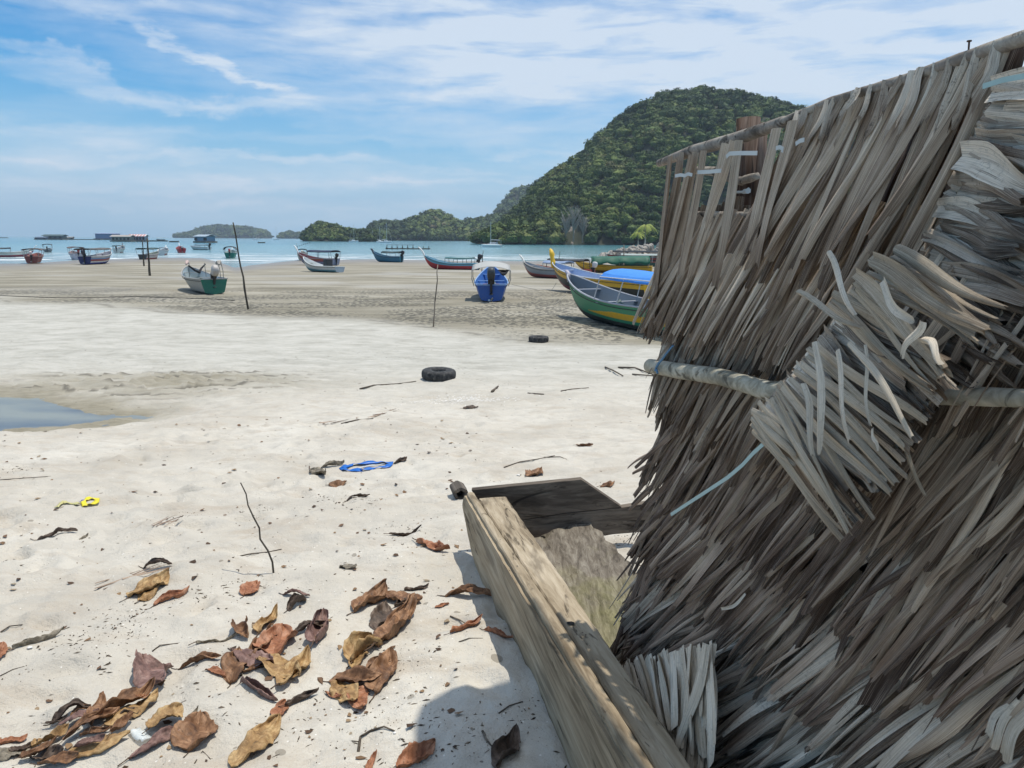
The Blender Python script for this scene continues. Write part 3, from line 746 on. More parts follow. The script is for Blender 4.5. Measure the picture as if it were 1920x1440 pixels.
bb, bfr = boat('deep blue open boat seen from its stern under a pale awning', (921, 566), L=6.6, head=91.5, B=1.72, H=.78, rise=.75, trans=(.02, .09, .34),
     bands=[(.16, (.015, .02, .04)), (1.0, (.02, .10, .38))], inner=(.025, .13, .42), rail=(.25, .42, .72), thwarts=5,
     motor=dict(c=(.05, .055, .06), tilt=-.35, k=1.25, dz=.08))
# its awning: a bowed pale frame with dark cloth rolled at the right
mpale = plain('awning_pale', (.42, .42, .40), .7); m_post = plain('grey_post', (.30, .28, .25), .6)
rows = [[Vector((.5 + 2.2 * f / 5, (j / 10 - .5) * 1.95, 1.50 + .20 * (1 - ((j / 10 - .5) * 2) ** 2) + .04 * f)) for j in range(11)] for f in range(6)]
cloth_part(bb, rows, mpale, 'canopy')
for x in (.5, 2.7):
    for sg in (-1, 1):
        b_ = MB(); b_.tube([(x, sg * .86, .75), (x, sg * .97, 1.1), (x, sg * .96, 1.52)], .024, 6); b_.build('post', m_post, bb)
b_ = MB(); rows = []
for i in range(9):
    f = i / 8; rows.append([Vector((.46 + .25 * math.sin(j * 1.3), -.35 - .55 * f, 1.56 - .30 * math.sin(f * math.pi) * (j / 6) - .03 * rnd.random())) for j in range(7)])
b_.grid(rows); b_.build('rolled_cloth', M_DARKCLOTH, bb, solid=.02)
for sg in (-1, 1):
    b_ = MB(); b_.box((.12, sg * .3, .80), (.1, .2, .16)); b_.build('stern_box', paint('box_red', (.4, .06, .04)), bb)
b_ = MB(); b_.box((-.1, 0, 1.42), (.2, .2, .26)); b_.build('motor_cover', plain('cover_white', (.75, .75, .73)), bb)
go, fr = boat('small green and grey open boat with a cloth covered motor beside the leaning pole', (403, 552), L=6.3, head=125, B=1.78, H=.80, rise=.55, trans=(.015, .16, .10),
     bands=[(.2, (.15, .16, .14)), (1.0, (.36, .35, .31))], inner=(.38, .45, .47), rail=(.42, .40, .36), thwarts=4,
     motor=dict(c=(.50, .46, .42), tilt=-.55, k=1.2, dz=.05))
mnet = plain('bundled_net', (.36, .33, .29), .95)
for (x, y) in ((.9, -.75), (1.7, -.78)):
    b_ = MB(); b_.tube([(x, y, .7), (x - .05, y + .02, 1.25), (x - .1, y + .12, 1.75)], .022, 5); b_.build('post', m_post, go)
b_ = MB(); b_.tube([(.7, -.5, 1.62), (1.1, -.62, 1.74), (1.5, -.6, 1.68), (1.9, -.7, 1.6)], [.05, .13, .11, .04], 7, jit=.4); b_.build('net_bundle', mnet, go)
for (x, y) in ((3.3, .6), (3.9, -.5), (4.4, .35)):
    b_ = MB(); b_.tube([(x, y, .8), (x, y * .9, 1.62)], .02, 5); b_.build('post', m_post, go)
b_ = MB(); b_.tube([(3.2, .6, 1.5), (3.5, .2, 1.2), (3.8, -.1, 1.08), (4.1, -.3, 1.3), (4.3, -.6, 1.55)], [.04, .07, .09, .06, .03], 6, jit=.3); b_.build('hanging_net', M_DARKCLOTH, go)
b_ = MB(); b_.tube([(4.3, .5, 1.55), (4.7, .35, 1.68), (5.1, .3, 1.62)], [.05, .12, .06], 7, jit=.3); b_.build('cloth_bundle', plain('pink_cloth', (.55, .42, .38), .9), go)
rb, fr = boat('red and blue boat lying side on with a white curled prow and flat teal roof', (896, 506), (822, 502), L=5.9, head=166, B=1.5, H=.62, rise=.85,
     bands=[(.62, (.42, .03, .035)), (1.0, (.10, .34, .48))], inner=(.22, .42, .52), rail=(.22, .45, .58), thwarts=2, prow=((.8, .8, .78), .85, 'curl'),
     canopy=dict(x0=.08, x1=.58, h=1.05, c=(.06, .17, .18), w=.8, arch=.02, post=(.12, .2, .2), n=4), motor=dict(k=1.15, dz=.2))
boat('small red and blue boat with a narrow black roof behind the yellow prow', (1110, 521), (1056, 514), L=5.2, head=152, B=1.6, H=.62, rise=.35,
     bands=[(.45, (.05, .18, .34)), (1.0, (.38, .045, .045))], inner=(.30, .05, .05), rail=(.40, .08, .06), canopy=dict(x0=.1, x1=.75, h=1.25, c=(.035, .04, .045), w=.8, post=(.08, .08, .09)), motor=dict(c=(.6, .6, .6)))
boat('grey boat with a red bottom and short white prow, left of the yellow prow', (1072, 523), (1028, 520), L=5.0, head=140, B=1.5, H=.7, rise=.6, bands=[(.4, (.30, .07, .06)), (1.0, (.26, .29, .32))],
     inner=(.30, .34, .38), rail=(.5, .45, .40), prow=((.78, .78, .74), .55, 'curl'), canopy=dict(x0=.05, x1=.5, h=1.1, c=(.25, .33, .48), w=.85))
tb_, fr = boat('yellow boat with a dark green tarpaulin tent behind the blue canopy', (1222, 512), (1130, 511), L=7.4, head=166, B=1.7, H=.6, rise=.5, bands=[(.3, (.35, .18, .03)), (1.0, (.72, .42, .03))],
     inner=(.4, .22, .1), rail=(.6, .4, .08), thwarts=2)
mgt = plain('green_tarpaulin', (.008, .10, .06), .6); rows = []
for i in range(15):
    f = i / 14; row = []
    for j in range(13):
        g2 = (j / 12 - .5) * 2; z = 1.42 - .1 * f + .2 * (1 - abs(g2)) - (.50 + .12 * math.sin(i * 1.7)) * max(0, abs(g2) - .6) / .4
        row.append(Vector((.2 + 5.6 * f + .1 * math.sin(j), g2 * 1.15 + .05 * math.sin(i * 2.1), z)))
    rows.append(row)
cloth_part(tb_, rows, mgt, 'tarpaulin')
for x in (.3, 3, 5.6):
    for sg in (-1, 1):
        b_ = MB(); b_.tube([(x, sg * .75, .5), (x, sg * .9, 1.38)], .03, 5); b_.build('post', m_post, tb_)
boat('long dark boat with a wide black roof in front of the breakwater', (1262, 492), (1140, 490), L=9.6, head=172, B=2.2, H=.65, rise=.5, bands=[(.5, (.03, .05, .05)), (1.0, (.35, .06, .05))], inner=(.2, .2, .2), rail=(.25, .3, .3),
     canopy=dict(x0=.0, x1=.92, h=1.35, c=(.012, .02, .028), w=1.15, arch=.12, post=(.05, .05, .05), n=5))
boat('low dark green boat under a faded roof between the tarpaulin and the breakwater', (1258, 500), (1150, 499), L=7.5, head=172, B=1.9, H=.5, rise=.3, bands=[(1.0, (.05, .12, .10))], inner=(.2, .2, .2), rail=(.4, .12, .1),
     canopy=dict(x0=.05, x1=.8, h=1.25, c=(.35, .40, .38), w=1.05, n=4))
wt, fr = boat('white and teal open skiff with a black box amidships, tilted on the mud', (637, 511), (600, 508), L=5.0, head=146, B=1.6, H=.5, rise=.85, heel=3, trans=(.34, .42, .48),
     bands=[(.42, (.12, .28, .32)), (1.0, (.55, .58, .57))], inner=(.72, .74, .72), rail=(.78, .8, .78), thwarts=2)
b_ = MB(); b_.box((1.7, -.1, .85), (.5, .75, .7)); b_.build('console', M_ENG, wt, bevel=.04)
boat('purple-grey boat with a navy canopy, orange bow panel and white prow', (630, 498), (590, 493), L=6.4, head=148, B=1.7, H=.75, rise=.75, trans=(.22, .25, .34),
     bands=[(.55, (.20, .22, .32)), (.8, (.24, .06, .09)), (1.0, (.52, .11, .03))], inner=(.28, .07, .07), rail=(.35, .32, .35), prow=((.8, .8, .78), .85, 'curl'),
     canopy=dict(x0=.0, x1=.62, h=1.45, c=(.022, .035, .075), w=1.0, arch=.1, post=(.2, .2, .22)), motor=dict(c=(.03, .03, .03)))
cb, fr = boat('cream and olive boat with a dark canopy and a string of flags', (567, 488.5), L=5.5, head=104, B=1.55, H=.8, rise=.5, bands=[(.45, (.13, .13, .06)), (1.0, (.55, .52, .44))], trans=(.40, .38, .28),
     inner=(.5, .48, .42), rail=(.6, .58, .5), canopy=dict(x0=.05, x1=.5, h=1.3, c=(.05, .07, .06), w=.95, arch=.14), motor=dict(c=(.55, .5, .45)))
b_ = MB(); b_.tube([(.8, .6, .8), (.8, .75, 2.6)], .03, 5); b_.build('flag_pole', m_post, cb)
for k in range(7):
    b_ = MB(); y = .75 - k * .30; z = 2.15 + .09 * k - .02 * abs(k - 3); q = [b_.vert((.8, y, z)), b_.vert((.8, y - .17, z + .03)), b_.vert((.8, y - .09, z - .17))]; b_.face(q); b_.build('pennant', M_DARKCLOTH, cb, solid=.01)
boat('teal-blue boat with a dark curved roof, alone on the sand by the sea', (753, 492), (722, 489), L=4.7, head=156, B=1.4, H=.75, rise=.75, bands=[(1.0, (.03, .17, .27))], trans=(.03, .2, .27), inner=(.08, .24, .32), rail=(.1, .2, .32),
     canopy=dict(x0=.0, x1=.62, h=1.15, c=(.03, .06, .065), w=1.0, arch=.12), motor=dict(k=1.1, dz=.1), prow=((.05, .07, .09), .35, 'tall'))
# --- left hand group
boat('navy and white boat with a broad brown canopy, largest of the left group', (160, 496.5), L=6.2, head=92, B=2.0, H=.95, rise=.55, trans=(.015, .025, .12),
     bands=[(.25, (.03, .05, .30)), (.42, (.6, .6, .58)), (.66, (.28, .05, .05)), (.80, (.12, .25, .45)), (1.0, (.62, .64, .64))], inner=(.3, .3, .35), rail=(.7, .7, .7), canopy=dict(x0=-.06, x1=.72, h=1.55, c=(.10, .09, .085), w=1.02, arch=.06, n=4),
     motor=dict(c=(.05, .05, .07), k=1.2), prow=((.8, .8, .78), .4, 'curl'))
boat('white and violet boat with a thin brown canopy behind the navy boat', (148, 487), L=5.6, head=128, B=1.7, H=.95, rise=.4, bands=[(.3, (.35, .33, .4)), (1.0, (.56, .52, .58))], inner=(.4, .3, .3), rail=(.6, .55, .55), afloat=True,
     canopy=dict(x0=.0, x1=.7, h=1.6, c=(.13, .08, .07), w=1.05), motor=dict(c=(.3, .05, .05)))
boat('reddish-brown boat with a brown canopy at the water edge near the left', (60, 494.5), L=5.2, head=114, B=1.9, H=.85, rise=.4, trans=(.20, .05, .04), bands=[(.2, (.5, .5, .5)), (1.0, (.24, .06, .05))], inner=(.35, .12, .1), rail=(.45, .25, .2),
     canopy=dict(x0=.0, x1=.6, h=1.5, c=(.10, .07, .06), w=1.05), motor=dict(c=(.6, .5, .5)))
boat('white boat with red and blue stripes and a black canopy cut by the left edge', (-22, 482), L=6.4, head=30, B=1.8, H=.85, rise=.55, bands=[(.2, (.03, .04, .25)), (.45, (.35, .05, .07)), (1.0, (.60, .62, .58))], inner=(.5, .5, .48), rail=(.6, .6, .56), afloat=True,
     canopy=dict(x0=-.05, x1=.5, h=1.3, c=(.025, .03, .035), w=1.0), prow=((.8, .8, .78), .6, 'curl'))
boat('tiny grey boat with a dark canopy floating far out at left', (89, 473), L=4.8, head=118, B=1.75, H=.7, rise=.3, bands=[(1.0, (.2, .2, .2))], afloat=True, canopy=dict(x0=.0, x1=.7, h=1.55, c=(.05, .05, .06), w=1.0), motor=dict(c=(.1, .1, .1)))
boat('white boat with clutter and a red keel behind the navy boat', (219, 474), L=6, head=106, B=2.0, H=.9, rise=.6, bands=[(.3, (.35, .06, .05)), (1.0, (.6, .6, .57))], afloat=True, canopy=dict(x0=.1, x1=.6, h=1.3, c=(.16, .16, .15), w=1.0), prow=((.05, .05, .07), .7, 'curl'), motor=dict(c=(.05, .05, .05)))
boat('red and white boat with a dark teal canopy beside the two tall stakes', (268, 487), L=5.4, head=92, B=1.7, H=.85, rise=.45, trans=(.05, .06, .06), bands=[(.4, (.32, .05, .05)), (1.0, (.58, .56, .54))], inner=(.2, .25, .2), rail=(.6, .6, .58), afloat=True,
     canopy=dict(x0=-.05, x1=.72, h=1.5, c=(.02, .055, .055), w=1.05), prow=((.8, .8, .78), .35, 'curl'))
boat('small white boat with a red stripe and no canopy right of the two stakes', (303, 478.5), L=5.6, head=106, B=1.7, H=.95, rise=.5, bands=[(.4, (.3, .06, .06)), (1.0, (.58, .58, .58))], afloat=True, prow=((.8, .8, .8), .5, 'curl'), canopy=dict(x0=.3, x1=.6, h=1.2, c=(.6, .6, .6), w=.8))
boat('bright red boat with a white prow afloat in the middle distance', (342, 474), L=5.5, head=119, B=2.0, H=.95, rise=.55, trans=(.45, .02, .03), bands=[(1.0, (.45, .02, .03))], inner=(.4, .1, .1), rail=(.5, .1, .1), afloat=True, prow=((.8, .8, .78), .7, 'curl'), motor=dict(c=(.5, .5, .5)))
boat('white speedboat with a dark roof and black twin motors below the floating house', (393, 468.5), L=7.4, head=152, B=1.9, H=.8, rise=.4, bands=[(.3, (.08, .09, .1)), (1.0, (.62, .64, .66))], trans=(.6, .62, .62), inner=(.4, .42, .44), rail=(.6, .6, .62), afloat=True, canopy=dict(x0=.1, x1=.68, h=1.15, c=(.10, .14, .18), w=.9),
     motor=dict(k=1.5, dz=.1), cat='boat')
boat('teal green boat with a scalloped dark canopy standing in the shallows', (431, 484), L=5.6, head=106, B=2.0, H=.95, rise=.45, trans=(.005, .17, .13), bands=[(1.0, (.01, .19, .15))], inner=(.3, .4, .38), rail=(.5, .55, .52), afloat=True, canopy=dict(x0=.02, x1=.6, h=1.45, c=(.045, .05, .05), w=.98, arch=.25, drape=.2),
     motor=dict(c=(.35, .05, .05)), prow=((.8, .8, .78), .5, 'curl'))
boat('small dark boat with a white cabin top far out near the fish farm', (309, 451), L=9, head=170, B=2.4, H=1.1, rise=.5, bands=[(1.0, (.10, .13, .13))], afloat=True, canopy=dict(x0=.1, x1=.8, h=2.2, c=(.45, .5, .48), w=.9), prow=None)

# --- stakes and poles on the flats
mstk = wood('dark_stick', [(.035, .03, .025), (.08, .07, .055), (.14, .12, .09)], 'Z', grain=30)
mstk2 = wood('pale_stick', [(.16, .13, .10), (.26, .21, .16), (.36, .30, .24)], 'Z', grain=30)
def stake(u0, v0, u1, v1, r, label, mat_, kink=.02, base_r=None):
    b0 = G(u0, v0); top = P(u1, v1, b0.y + .1); n = 9; pts = []
    r_ = random.Random(int(u0)); rel = top - b0
    for i in range(n):
        f = i / (n - 1); p = rel * f; p = p + Vector((r_.uniform(-1, 1), 0, 0)) * kink * (1 if 0 < i < n - 1 else 0) * rel.length; pts.append(p)
    pts[0] = pts[0] - Vector((0, 0, .15)); b_ = MB(); b_.tube(pts, [r * (1.15 - .5 * i / (n - 1)) for i in range(n)], 7, jit=.25)
    return tag(b_.build('wooden_stake', mat_, loc=b0, smooth=True), label, 'stake')
stake(466, 580, 437, 417, .042, 'tall dark leaning pole standing right of the small green boat', mstk, .006)
stake(812, 613, 821, 496, .024, 'thin pale stake standing in the mud left of the deep blue boat', mstk2, .012)
stake(281, 517, 276, 447, .085, 'taller of two dark stakes by the dark teal canopy', mstk, .004)
stake(270, 499, 267, 450, .075, 'shorter stake behind the taller one by the dark teal canopy', mstk, .006)
stake(903, 516, 906, 470, .04, 'thin dark stake standing just behind the deep blue boat', mstk, .01)
stake(1126 + 43, 508, 1170, 459, .07, 'weathered post beside the green tarpaulin', mstk2, .004)
stake(1037, 497, 1037, 470, .05, 'short dark stake right of the yellow prow', mstk, .012)
stake(1047, 500, 1050, 470, .04, 'leaning dark stake beside the short one at the yellow prow', mstk, .015)
a_ = stake(515, 1075, 451, 905, .0048, 'crooked dark stick pushed upright into the near sand', mstk, .022)

# ropes
def sag(p, q, s_, n=8): return [Vector(p).lerp(Vector(q), i / n) + Vector((0, 0, -s_ * math.sin(math.pi * i / n))) for i in range(n + 1)]
q0 = P(1063, 548, 40); q1 = G(1022, 582); rope(sag(q0, q1, .1), .012, M_ROPE, 'mooring_rope', 'thin mooring rope running down from the green boat bow to the sand', 'rope')
q0 = P(1043, 530, 46); q1 = G(1030, 546); rope(sag(q0, q1, .1), .012, M_ROPE, 'mooring_rope', 'thin mooring rope under the yellow prow', 'rope')
q0 = G(960, 534); q1 = G(1012, 545); rope([p + Vector((0, 0, .02)) for p in sag(q0, q1, 0)], .012, M_ROPE, 'mooring_rope', 'slack rope lying on the mud right of the deep blue boat', 'rope')
rp = [G(u, v) + Vector((0, 0, .012)) for u, v in ((-30, 553), (30, 556), (120, 559), (200, 558), (255, 556.5), (330, 559), (400, 561), (440, 564))]
rope(rp, .022, plain('black_hose', (.03, .028, .025)), 'long_rope', 'long dark rope lying across the flats on the left', 'rope')

# --- tyres
mrub, t = new_mat('tyre_rubber'); o_ = t.n('ShaderNodeTexCoord').outputs['Object']; n_ = t.noise(o_, 14, 6, .7)
finish(t, t.ramp(n_, [(.35, (.018, .018, .019)), (.55, (.05, .05, .05)), (.75, (.20, .19, .17))]), .8, n_, .4, .01)
def tyre(u, v, rad, w_, label, tilt=0):
    p = G(u, v); p.y += rad; p.z = gnd(p.x, p.y); b_ = MB(); prof = []
    for k in range(20):
        a = 2 * math.pi * k / 20; c_, s_ = math.cos(a), math.sin(a)
        prof.append((rad - .095 + math.copysign(abs(c_) ** .6, c_) * .095, math.copysign(abs(s_) ** .6, s_) * w_ / 2 + w_ * .42))
    n = 48
    rows = []
    for i in range(n + 1):
        a = 2 * math.pi * i / n
        rows.append([Vector((math.cos(a) * (r_ + (.006 if (i % 2 and r_ > rad - .05) else 0)), math.sin(a) * (r_ + (.006 if (i % 2 and r_ > rad - .05) else 0)), z)) for r_, z in prof])
    b_.grid(rows, close=True); o = b_.build('old_tyre', mrub, loc=p, smooth=True); o.rotation_euler = (R(tilt), R(tilt), 0)
    return tag(o, label, 'tyre')
tyre(819.5, 716, .30, .17, 'worn black tyre lying flat on the pale sand, larger in view', 2)
tyre(1010.5, 643, .30, .18, 'black tyre lying flat farther out in front of the green boat', 0)

# ================================================================ yachts, fish farm, rafts
mwh = paint('yacht_white', (.78, .80, .80), .35, .15); mmast = plain('mast_metal', (.62, .64, .66), .4)
def yacht(u, v, mast_px, label, Lm, head=20, hull_c=None):
    d_ = ray(u, v); t_ = -CAMZ / d_.z; p = Vector((d_.x * t_, d_.y * t_, 0)); mh = mast_px / F * p.y
    root = empty('sailing_yacht', p, R(head), label, 'yacht', 'yachts at anchor'); b_ = MB(); rows = []
    for i in range(13):
        f = i / 12; x = (f - .5) * Lm; bw = Lm * .15 * math.sin(min(1, f * 1.3 + .35) * math.pi / 2) * (1 - max(0, (f - .5) * 2) ** 2.2) + .02; sh = Lm * .1 + Lm * .04 * f
        rows.append([Vector((x, -bw, sh)), Vector((x, -bw * .8, -.2)), Vector((x, bw * .8, -.2)), Vector((x, bw, sh)), Vector((x, 0, sh + .1))])
    b_.grid(rows, close=True); b_.face([b_.vert(q) for q in rows[0]]); b_.build('hull', hull_c or mwh, root)
    b_ = MB(); b_.box((-.02 * Lm, 0, Lm * .16), (Lm * .34, Lm * .14, Lm * .09)); b_.build('cabin', mwh, root, bevel=.1)
    b_ = MB(); b_.tube([(Lm * .06, 0, Lm * .1), (Lm * .06, 0, mh)], [.14, .09], 6); b_.build('mast', mmast, root)
    b_ = MB(); b_.tube([(Lm * .06, 0, Lm * .28), (-Lm * .38, 0, Lm * .27)], .16, 6); b_.build('boom', mmast, root)
    b_ = MB(); b_.tube([(Lm * .48, 0, Lm * .14), (Lm * .06, 0, mh)], .04, 4); b_.tube([(-Lm * .48, 0, Lm * .1), (Lm * .06, 0, mh)], .04, 4); b_.build('rigging', mmast, root)
    return root
yacht(480, 450, 27, 'white yacht in front of the right end of the long island', 8.5, 30)
yacht(518, 450, 24, 'white yacht between the long island and the tiny island', 9, 15)
yacht(581, 451, 18, 'small white yacht in front of the left end of the islet', 6, 60)
yacht(663, 453.5, 31, 'white yacht left of the yellow roofed barge', 8, 10)
yacht(698, 453, 21, 'white yacht just right of the yellow roofed barge', 6.5, 25)
yacht(712, 454, 28, 'white yacht second from the right in the anchored row', 7.5, 60)
yacht(724, 455.5, 36, 'white yacht with the tallest mast at the right of the anchored row', 8.5, 5)
# catamaran
d_ = ray(922, 463.5); t_ = -CAMZ / d_.z; p = Vector((d_.x * t_, d_.y * t_, 0)); k = p.y / F
root = empty('catamaran', p, R(172), 'white catamaran with a bare mast anchored before the forested hill', 'catamaran'); Lm = 36 * k
for sg in (-1, 1):
    b_ = MB(); b_.grid([[Vector(((f / 8 - .5) * Lm, sg * Lm * .2 - .5 * (1 - (f / 8) ** 4), .9 + .2 * f / 8)), Vector(((f / 8 - .5) * Lm * .96, sg * Lm * .2, -.2)), Vector(((f / 8 - .5) * Lm, sg * Lm * .2 + .5 * (1 - (f / 8) ** 4), .9 + .2 * f / 8)), Vector(((f / 8 - .5) * Lm, sg * Lm * .2, 1.0 + .2 * f / 8))] for f in range(9)], close=True); b_.build('hull', mwh, root)
b_ = MB(); b_.box((-.08 * Lm, 0, 1.15), (Lm * .55, Lm * .42, .3)); b_.box((-.1 * Lm, 0, 1.6), (Lm * .35, Lm * .3, .7)); b_.build('cabin', mwh, root, bevel=.12)
b_ = MB(); b_.box((-.12 * Lm, 0, 1.65), (Lm * .30, Lm * .305, .28)); b_.build('window', plain('dark_glass', (.02, .03, .04), .1), root)
b_ = MB(); b_.tube([(.05 * Lm, 0, 1.2), (.05 * Lm, 0, 46 * k)], [.11, .07], 6); b_.build('mast', mmast, root)
b_ = MB(); b_.tube([(.05 * Lm, 0, 2.9), (-.42 * Lm, 0, 2.8)], .12, 6); b_.build('boom', mmast, root)
b_ = MB(); b_.box((-.38 * Lm, 0, 2.5), (Lm * .24, Lm * .35, .08)); [b_.tube([(x * Lm, y * Lm, 1.2), (x * Lm, y * Lm, 2.5)], .05, 4) for x in (-.48, -.28) for y in (-.15, .15)]; b_.build('bimini', plain('bimini_cloth', (.25, .3, .33)), root)

mplank = wood('raft_plank', [(.09, .07, .055), (.17, .14, .11), (.26, .22, .18)], 'X', grain=6)
def water_pt(u, v):
    d_ = ray(u, v); t_ = -CAMZ / d_.z; return Vector((d_.x * t_, d_.y * t_, 0))
def house(u0, u1, vb, vt, wall_c, roof_c, label, gable=True, depth=.5, base=.18, name='floating_house', stripes=None, rot=0, wall_frac=.55, openings=4, over=1.08):
    p = water_pt((u0 + u1) / 2, vb); k = p.y / F; Wd = (u1 - u0) * k; Ht = (vb - vt) * k; D = Wd * depth; root = empty(name, p, R(rot), label, 'floating house')
    b_ = MB(); b_.box((0, 0, Ht * base * .5), (Wd * 1.06, D * 1.15, Ht * base)); b_.build('raft', mplank, root)
    wh = Ht * wall_frac; b_ = MB(); z0 = Ht * base
    b_.box((0, 0, z0 + wh / 2), (Wd * .92, D * .9, wh)); b_.build('wall', paint('wall_%02d%02d%02d' % tuple(int(c_ * 99) for c_ in wall_c), wall_c), root)
    for i in range(openings):
        b_ = MB(); b_.box((-Wd * .38 + Wd * .76 * i / max(1, openings - 1), -D * .45, z0 + wh * .45), (Wd * .5 / openings, .2, wh * .6)); b_.build('window', plain('shade_opening', (.03, .03, .035)), root)
    rt = Ht - z0 - wh; rm = [paint('roof_%02d%02d%02d' % tuple(int(c_ * 99) for c_ in roof_c), roof_c)]
    if stripes: rm.append(paint('roof_stripe_%02d' % int(stripes[0] * 99), stripes))
    b_ = MB(); n = 12
    for i in range(n):
        xa = (-.5 + i / n) * Wd * over; xb = (-.5 + (i + 1) / n) * Wd * over; zt = z0 + wh
        mi = i % 2 if stripes else 0
        if gable:
            for sg in (-1, 1):
                q = [(xa, sg * D * .58, zt), (xb, sg * D * .58, zt), (xb, 0, zt + rt), (xa, 0, zt + rt)]
                b_.face([b_.vert(c_) for c_ in q], None, mi)
        else:
            q = [(xa, -D * .58, zt), (xb, -D * .58, zt), (xb, D * .58, zt + rt), (xa, D * .58, zt + rt)]
            b_.face([b_.vert(c_) for c_ in q], None, mi)
    b_.build('roof', rm, root, solid=.15)
    return root
house(86, 122, 449.5, 440, (.10, .13, .12), (.05, .09, .08), 'dark open hut with a pitched green roof on the fish farm', name='raft_hut')
house(68, 88, 449.5, 444, (.08, .12, .18), (.14, .18, .24), 'low dark blue shed at the left end of the fish farm', name='raft_shed', openings=2, gable=False)
house(124, 138, 449.5, 444, (.3, .25, .2), (.3, .28, .25), 'small brown shed right of the dark open hut', name='raft_shed', openings=2)
house(183, 223, 449.5, 437.3, (.20, .25, .42), (.30, .35, .50), 'plain blue-grey building on the fish farm', wall_frac=.72, openings=0, gable=False, name='raft_building', over=1.02)
house(213, 249, 453, 441, (.28, .27, .22), (.40, .36, .32), 'brown roofed house adjoining the striped roof', name='floating_house', openings=5)
house(246, 276, 453, 440, (.26, .26, .30), (.55, .16, .13), 'house with a red and white striped roof on the fish farm', stripes=(.75, .72, .70), name='floating_house', openings=5)
house(370, 400, 455, 440.5, (.16, .26, .36), (.38, .46, .52), 'blue-grey wooden house on a raft right of the bright red boat', depth=.8, name='floating_house', rot=-25, openings=2, wall_frac=.58)
def raft(u0, u1, v, h, label, name='raft', posts=0, depth=.12, ph=0):
    p = water_pt((u0 + u1) / 2, v); k = p.y / F; Wd = (u1 - u0) * k; root = empty(name, p, 0, label, 'raft'); D = max(Wd * depth, 1.2)
    b_ = MB(); b_.box((0, 0, h * .5 - .05), (Wd, D, h)); b_.build('deck', mplank, root); r_ = random.Random(int(u0))
    for i in range(posts):
        x = (-.47 + .94 * i / max(1, posts - 1)) * Wd; hh = ph * (1 if i < posts * .65 else r_.uniform(.3, .7))
        b_ = MB(); b_.tube([(x, -D * .4, h * .8), (x + r_.uniform(-.1, .1), -D * .4, h + hh)], .10, 5)
        if i < posts * .65: b_.box((x, -D * .4, h + hh * .15), (.35, .3, .4))
        b_.build('post', mplank, root)
    if posts:
        b_ = MB(); b_.box((-.16 * Wd, -D * .4, h + ph), (Wd * .64, .1, .08)); b_.build('rail', mplank, root)
    return root
raft(120, 190, 449.6, .8, 'low walkway joining the sheds of the fish farm', 'walkway')
raft(276, 314, 452.7, .9, 'flat raft right of the striped roof')
raft(318, 335, 454.2, .9, 'short dark raft behind the bright red boat')
raft(484, 497, 455.8, .7, 'tiny dark raft below the leftmost yacht')
raft(724, 806, 467.3, .38, 'long low jetty with railing posts right of the anchored yachts', 'floating_jetty', 9, .06, .95)
raft(-20, 14, 446.4, 1.2, 'thin far raft at the left edge of the sea')
house(670, 695, 450.5, 446, (.45, .30, .06), (.70, .60, .30), 'barge with a long yellow roof among the yachts', name='roofed_barge', depth=.3, openings=6, wall_frac=.35)
#---PART4---

# ================================================================ thatched wall
def thatch_mat(name, stops, mould=0.0, fib=1.0):
    m, t = new_mat(name); uv = t.n('ShaderNodeUVMap').outputs[0]; o_ = t.n('ShaderNodeTexCoord').outputs['Object']
    tn = t.n('ShaderNodeAttribute', attribute_name='tone').outputs['Fac']
    off = t.n('ShaderNodeVectorMath', {0: uv, 1: t.n('ShaderNodeCombineXYZ', {0: t.math('MULTIPLY', tn, 37.0), 1: t.math('MULTIPLY', tn, 91.0)}).outputs[0]}, operation='ADD').outputs[0]
    f1 = t.noise(t.mapv(off, (16, .8, 1)), 1.0, 6, .7, .25); f2 = t.noise(t.mapv(off, (60, 2.2, 1)), 1.0, 4, .6, .15); bl = t.noise(o_, 9, 5, .65)
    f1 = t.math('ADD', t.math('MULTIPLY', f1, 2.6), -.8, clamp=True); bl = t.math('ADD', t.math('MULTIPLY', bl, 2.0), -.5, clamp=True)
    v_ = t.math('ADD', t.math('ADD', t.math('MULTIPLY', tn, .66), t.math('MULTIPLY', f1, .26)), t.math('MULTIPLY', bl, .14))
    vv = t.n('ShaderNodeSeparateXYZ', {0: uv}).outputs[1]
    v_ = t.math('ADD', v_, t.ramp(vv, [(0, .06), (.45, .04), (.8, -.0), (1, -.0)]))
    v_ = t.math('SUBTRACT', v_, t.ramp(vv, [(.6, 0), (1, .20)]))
    c = t.ramp(v_, stops)
    c = t.mix(t.math('MULTIPLY', t.ramp(f2, [(.36, 1), (.47, 0)]), .7 * fib), c, tuple(x * .35 for x in stops[0][1]))
    c = t.mix(t.math('MULTIPLY', t.ramp(f2, [(.54, 0), (.66, 1)]), .45 * fib), c, tuple(min(1, x * 1.25) for x in stops[-1][1]))
    if mould:
        mz = t.noise(o_, 110, 5, .8, 0); mk = t.math('MULTIPLY', t.ramp(mz, [(.54, 0), (.64, 1)]), t.ramp(t.noise(o_, 8, 4, .6), [(.42, 0), (.58, 1)]))
        c = t.mix(t.math('MULTIPLY', mk, mould), c, (.02, .02, .02))
    h = t.math('ADD', t.math('MULTIPLY', f1, 1.0), t.math('MULTIPLY', f2, .7))
    finish(t, c, .72, h, .45, .004, .3)
    return m
T_BROWN = thatch_mat('thatch_brown', [(.18, (.075, .046, .029)), (.38, (.25, .178, .122)), (.62, (.48, .38, .28)), (.90, (.80, .68, .53))])
T_DARK = thatch_mat('thatch_dark', [(.20, (.055, .033, .023)), (.40, (.185, .122, .086)), (.62, (.41, .305, .225)), (.88, (.70, .58, .45))])
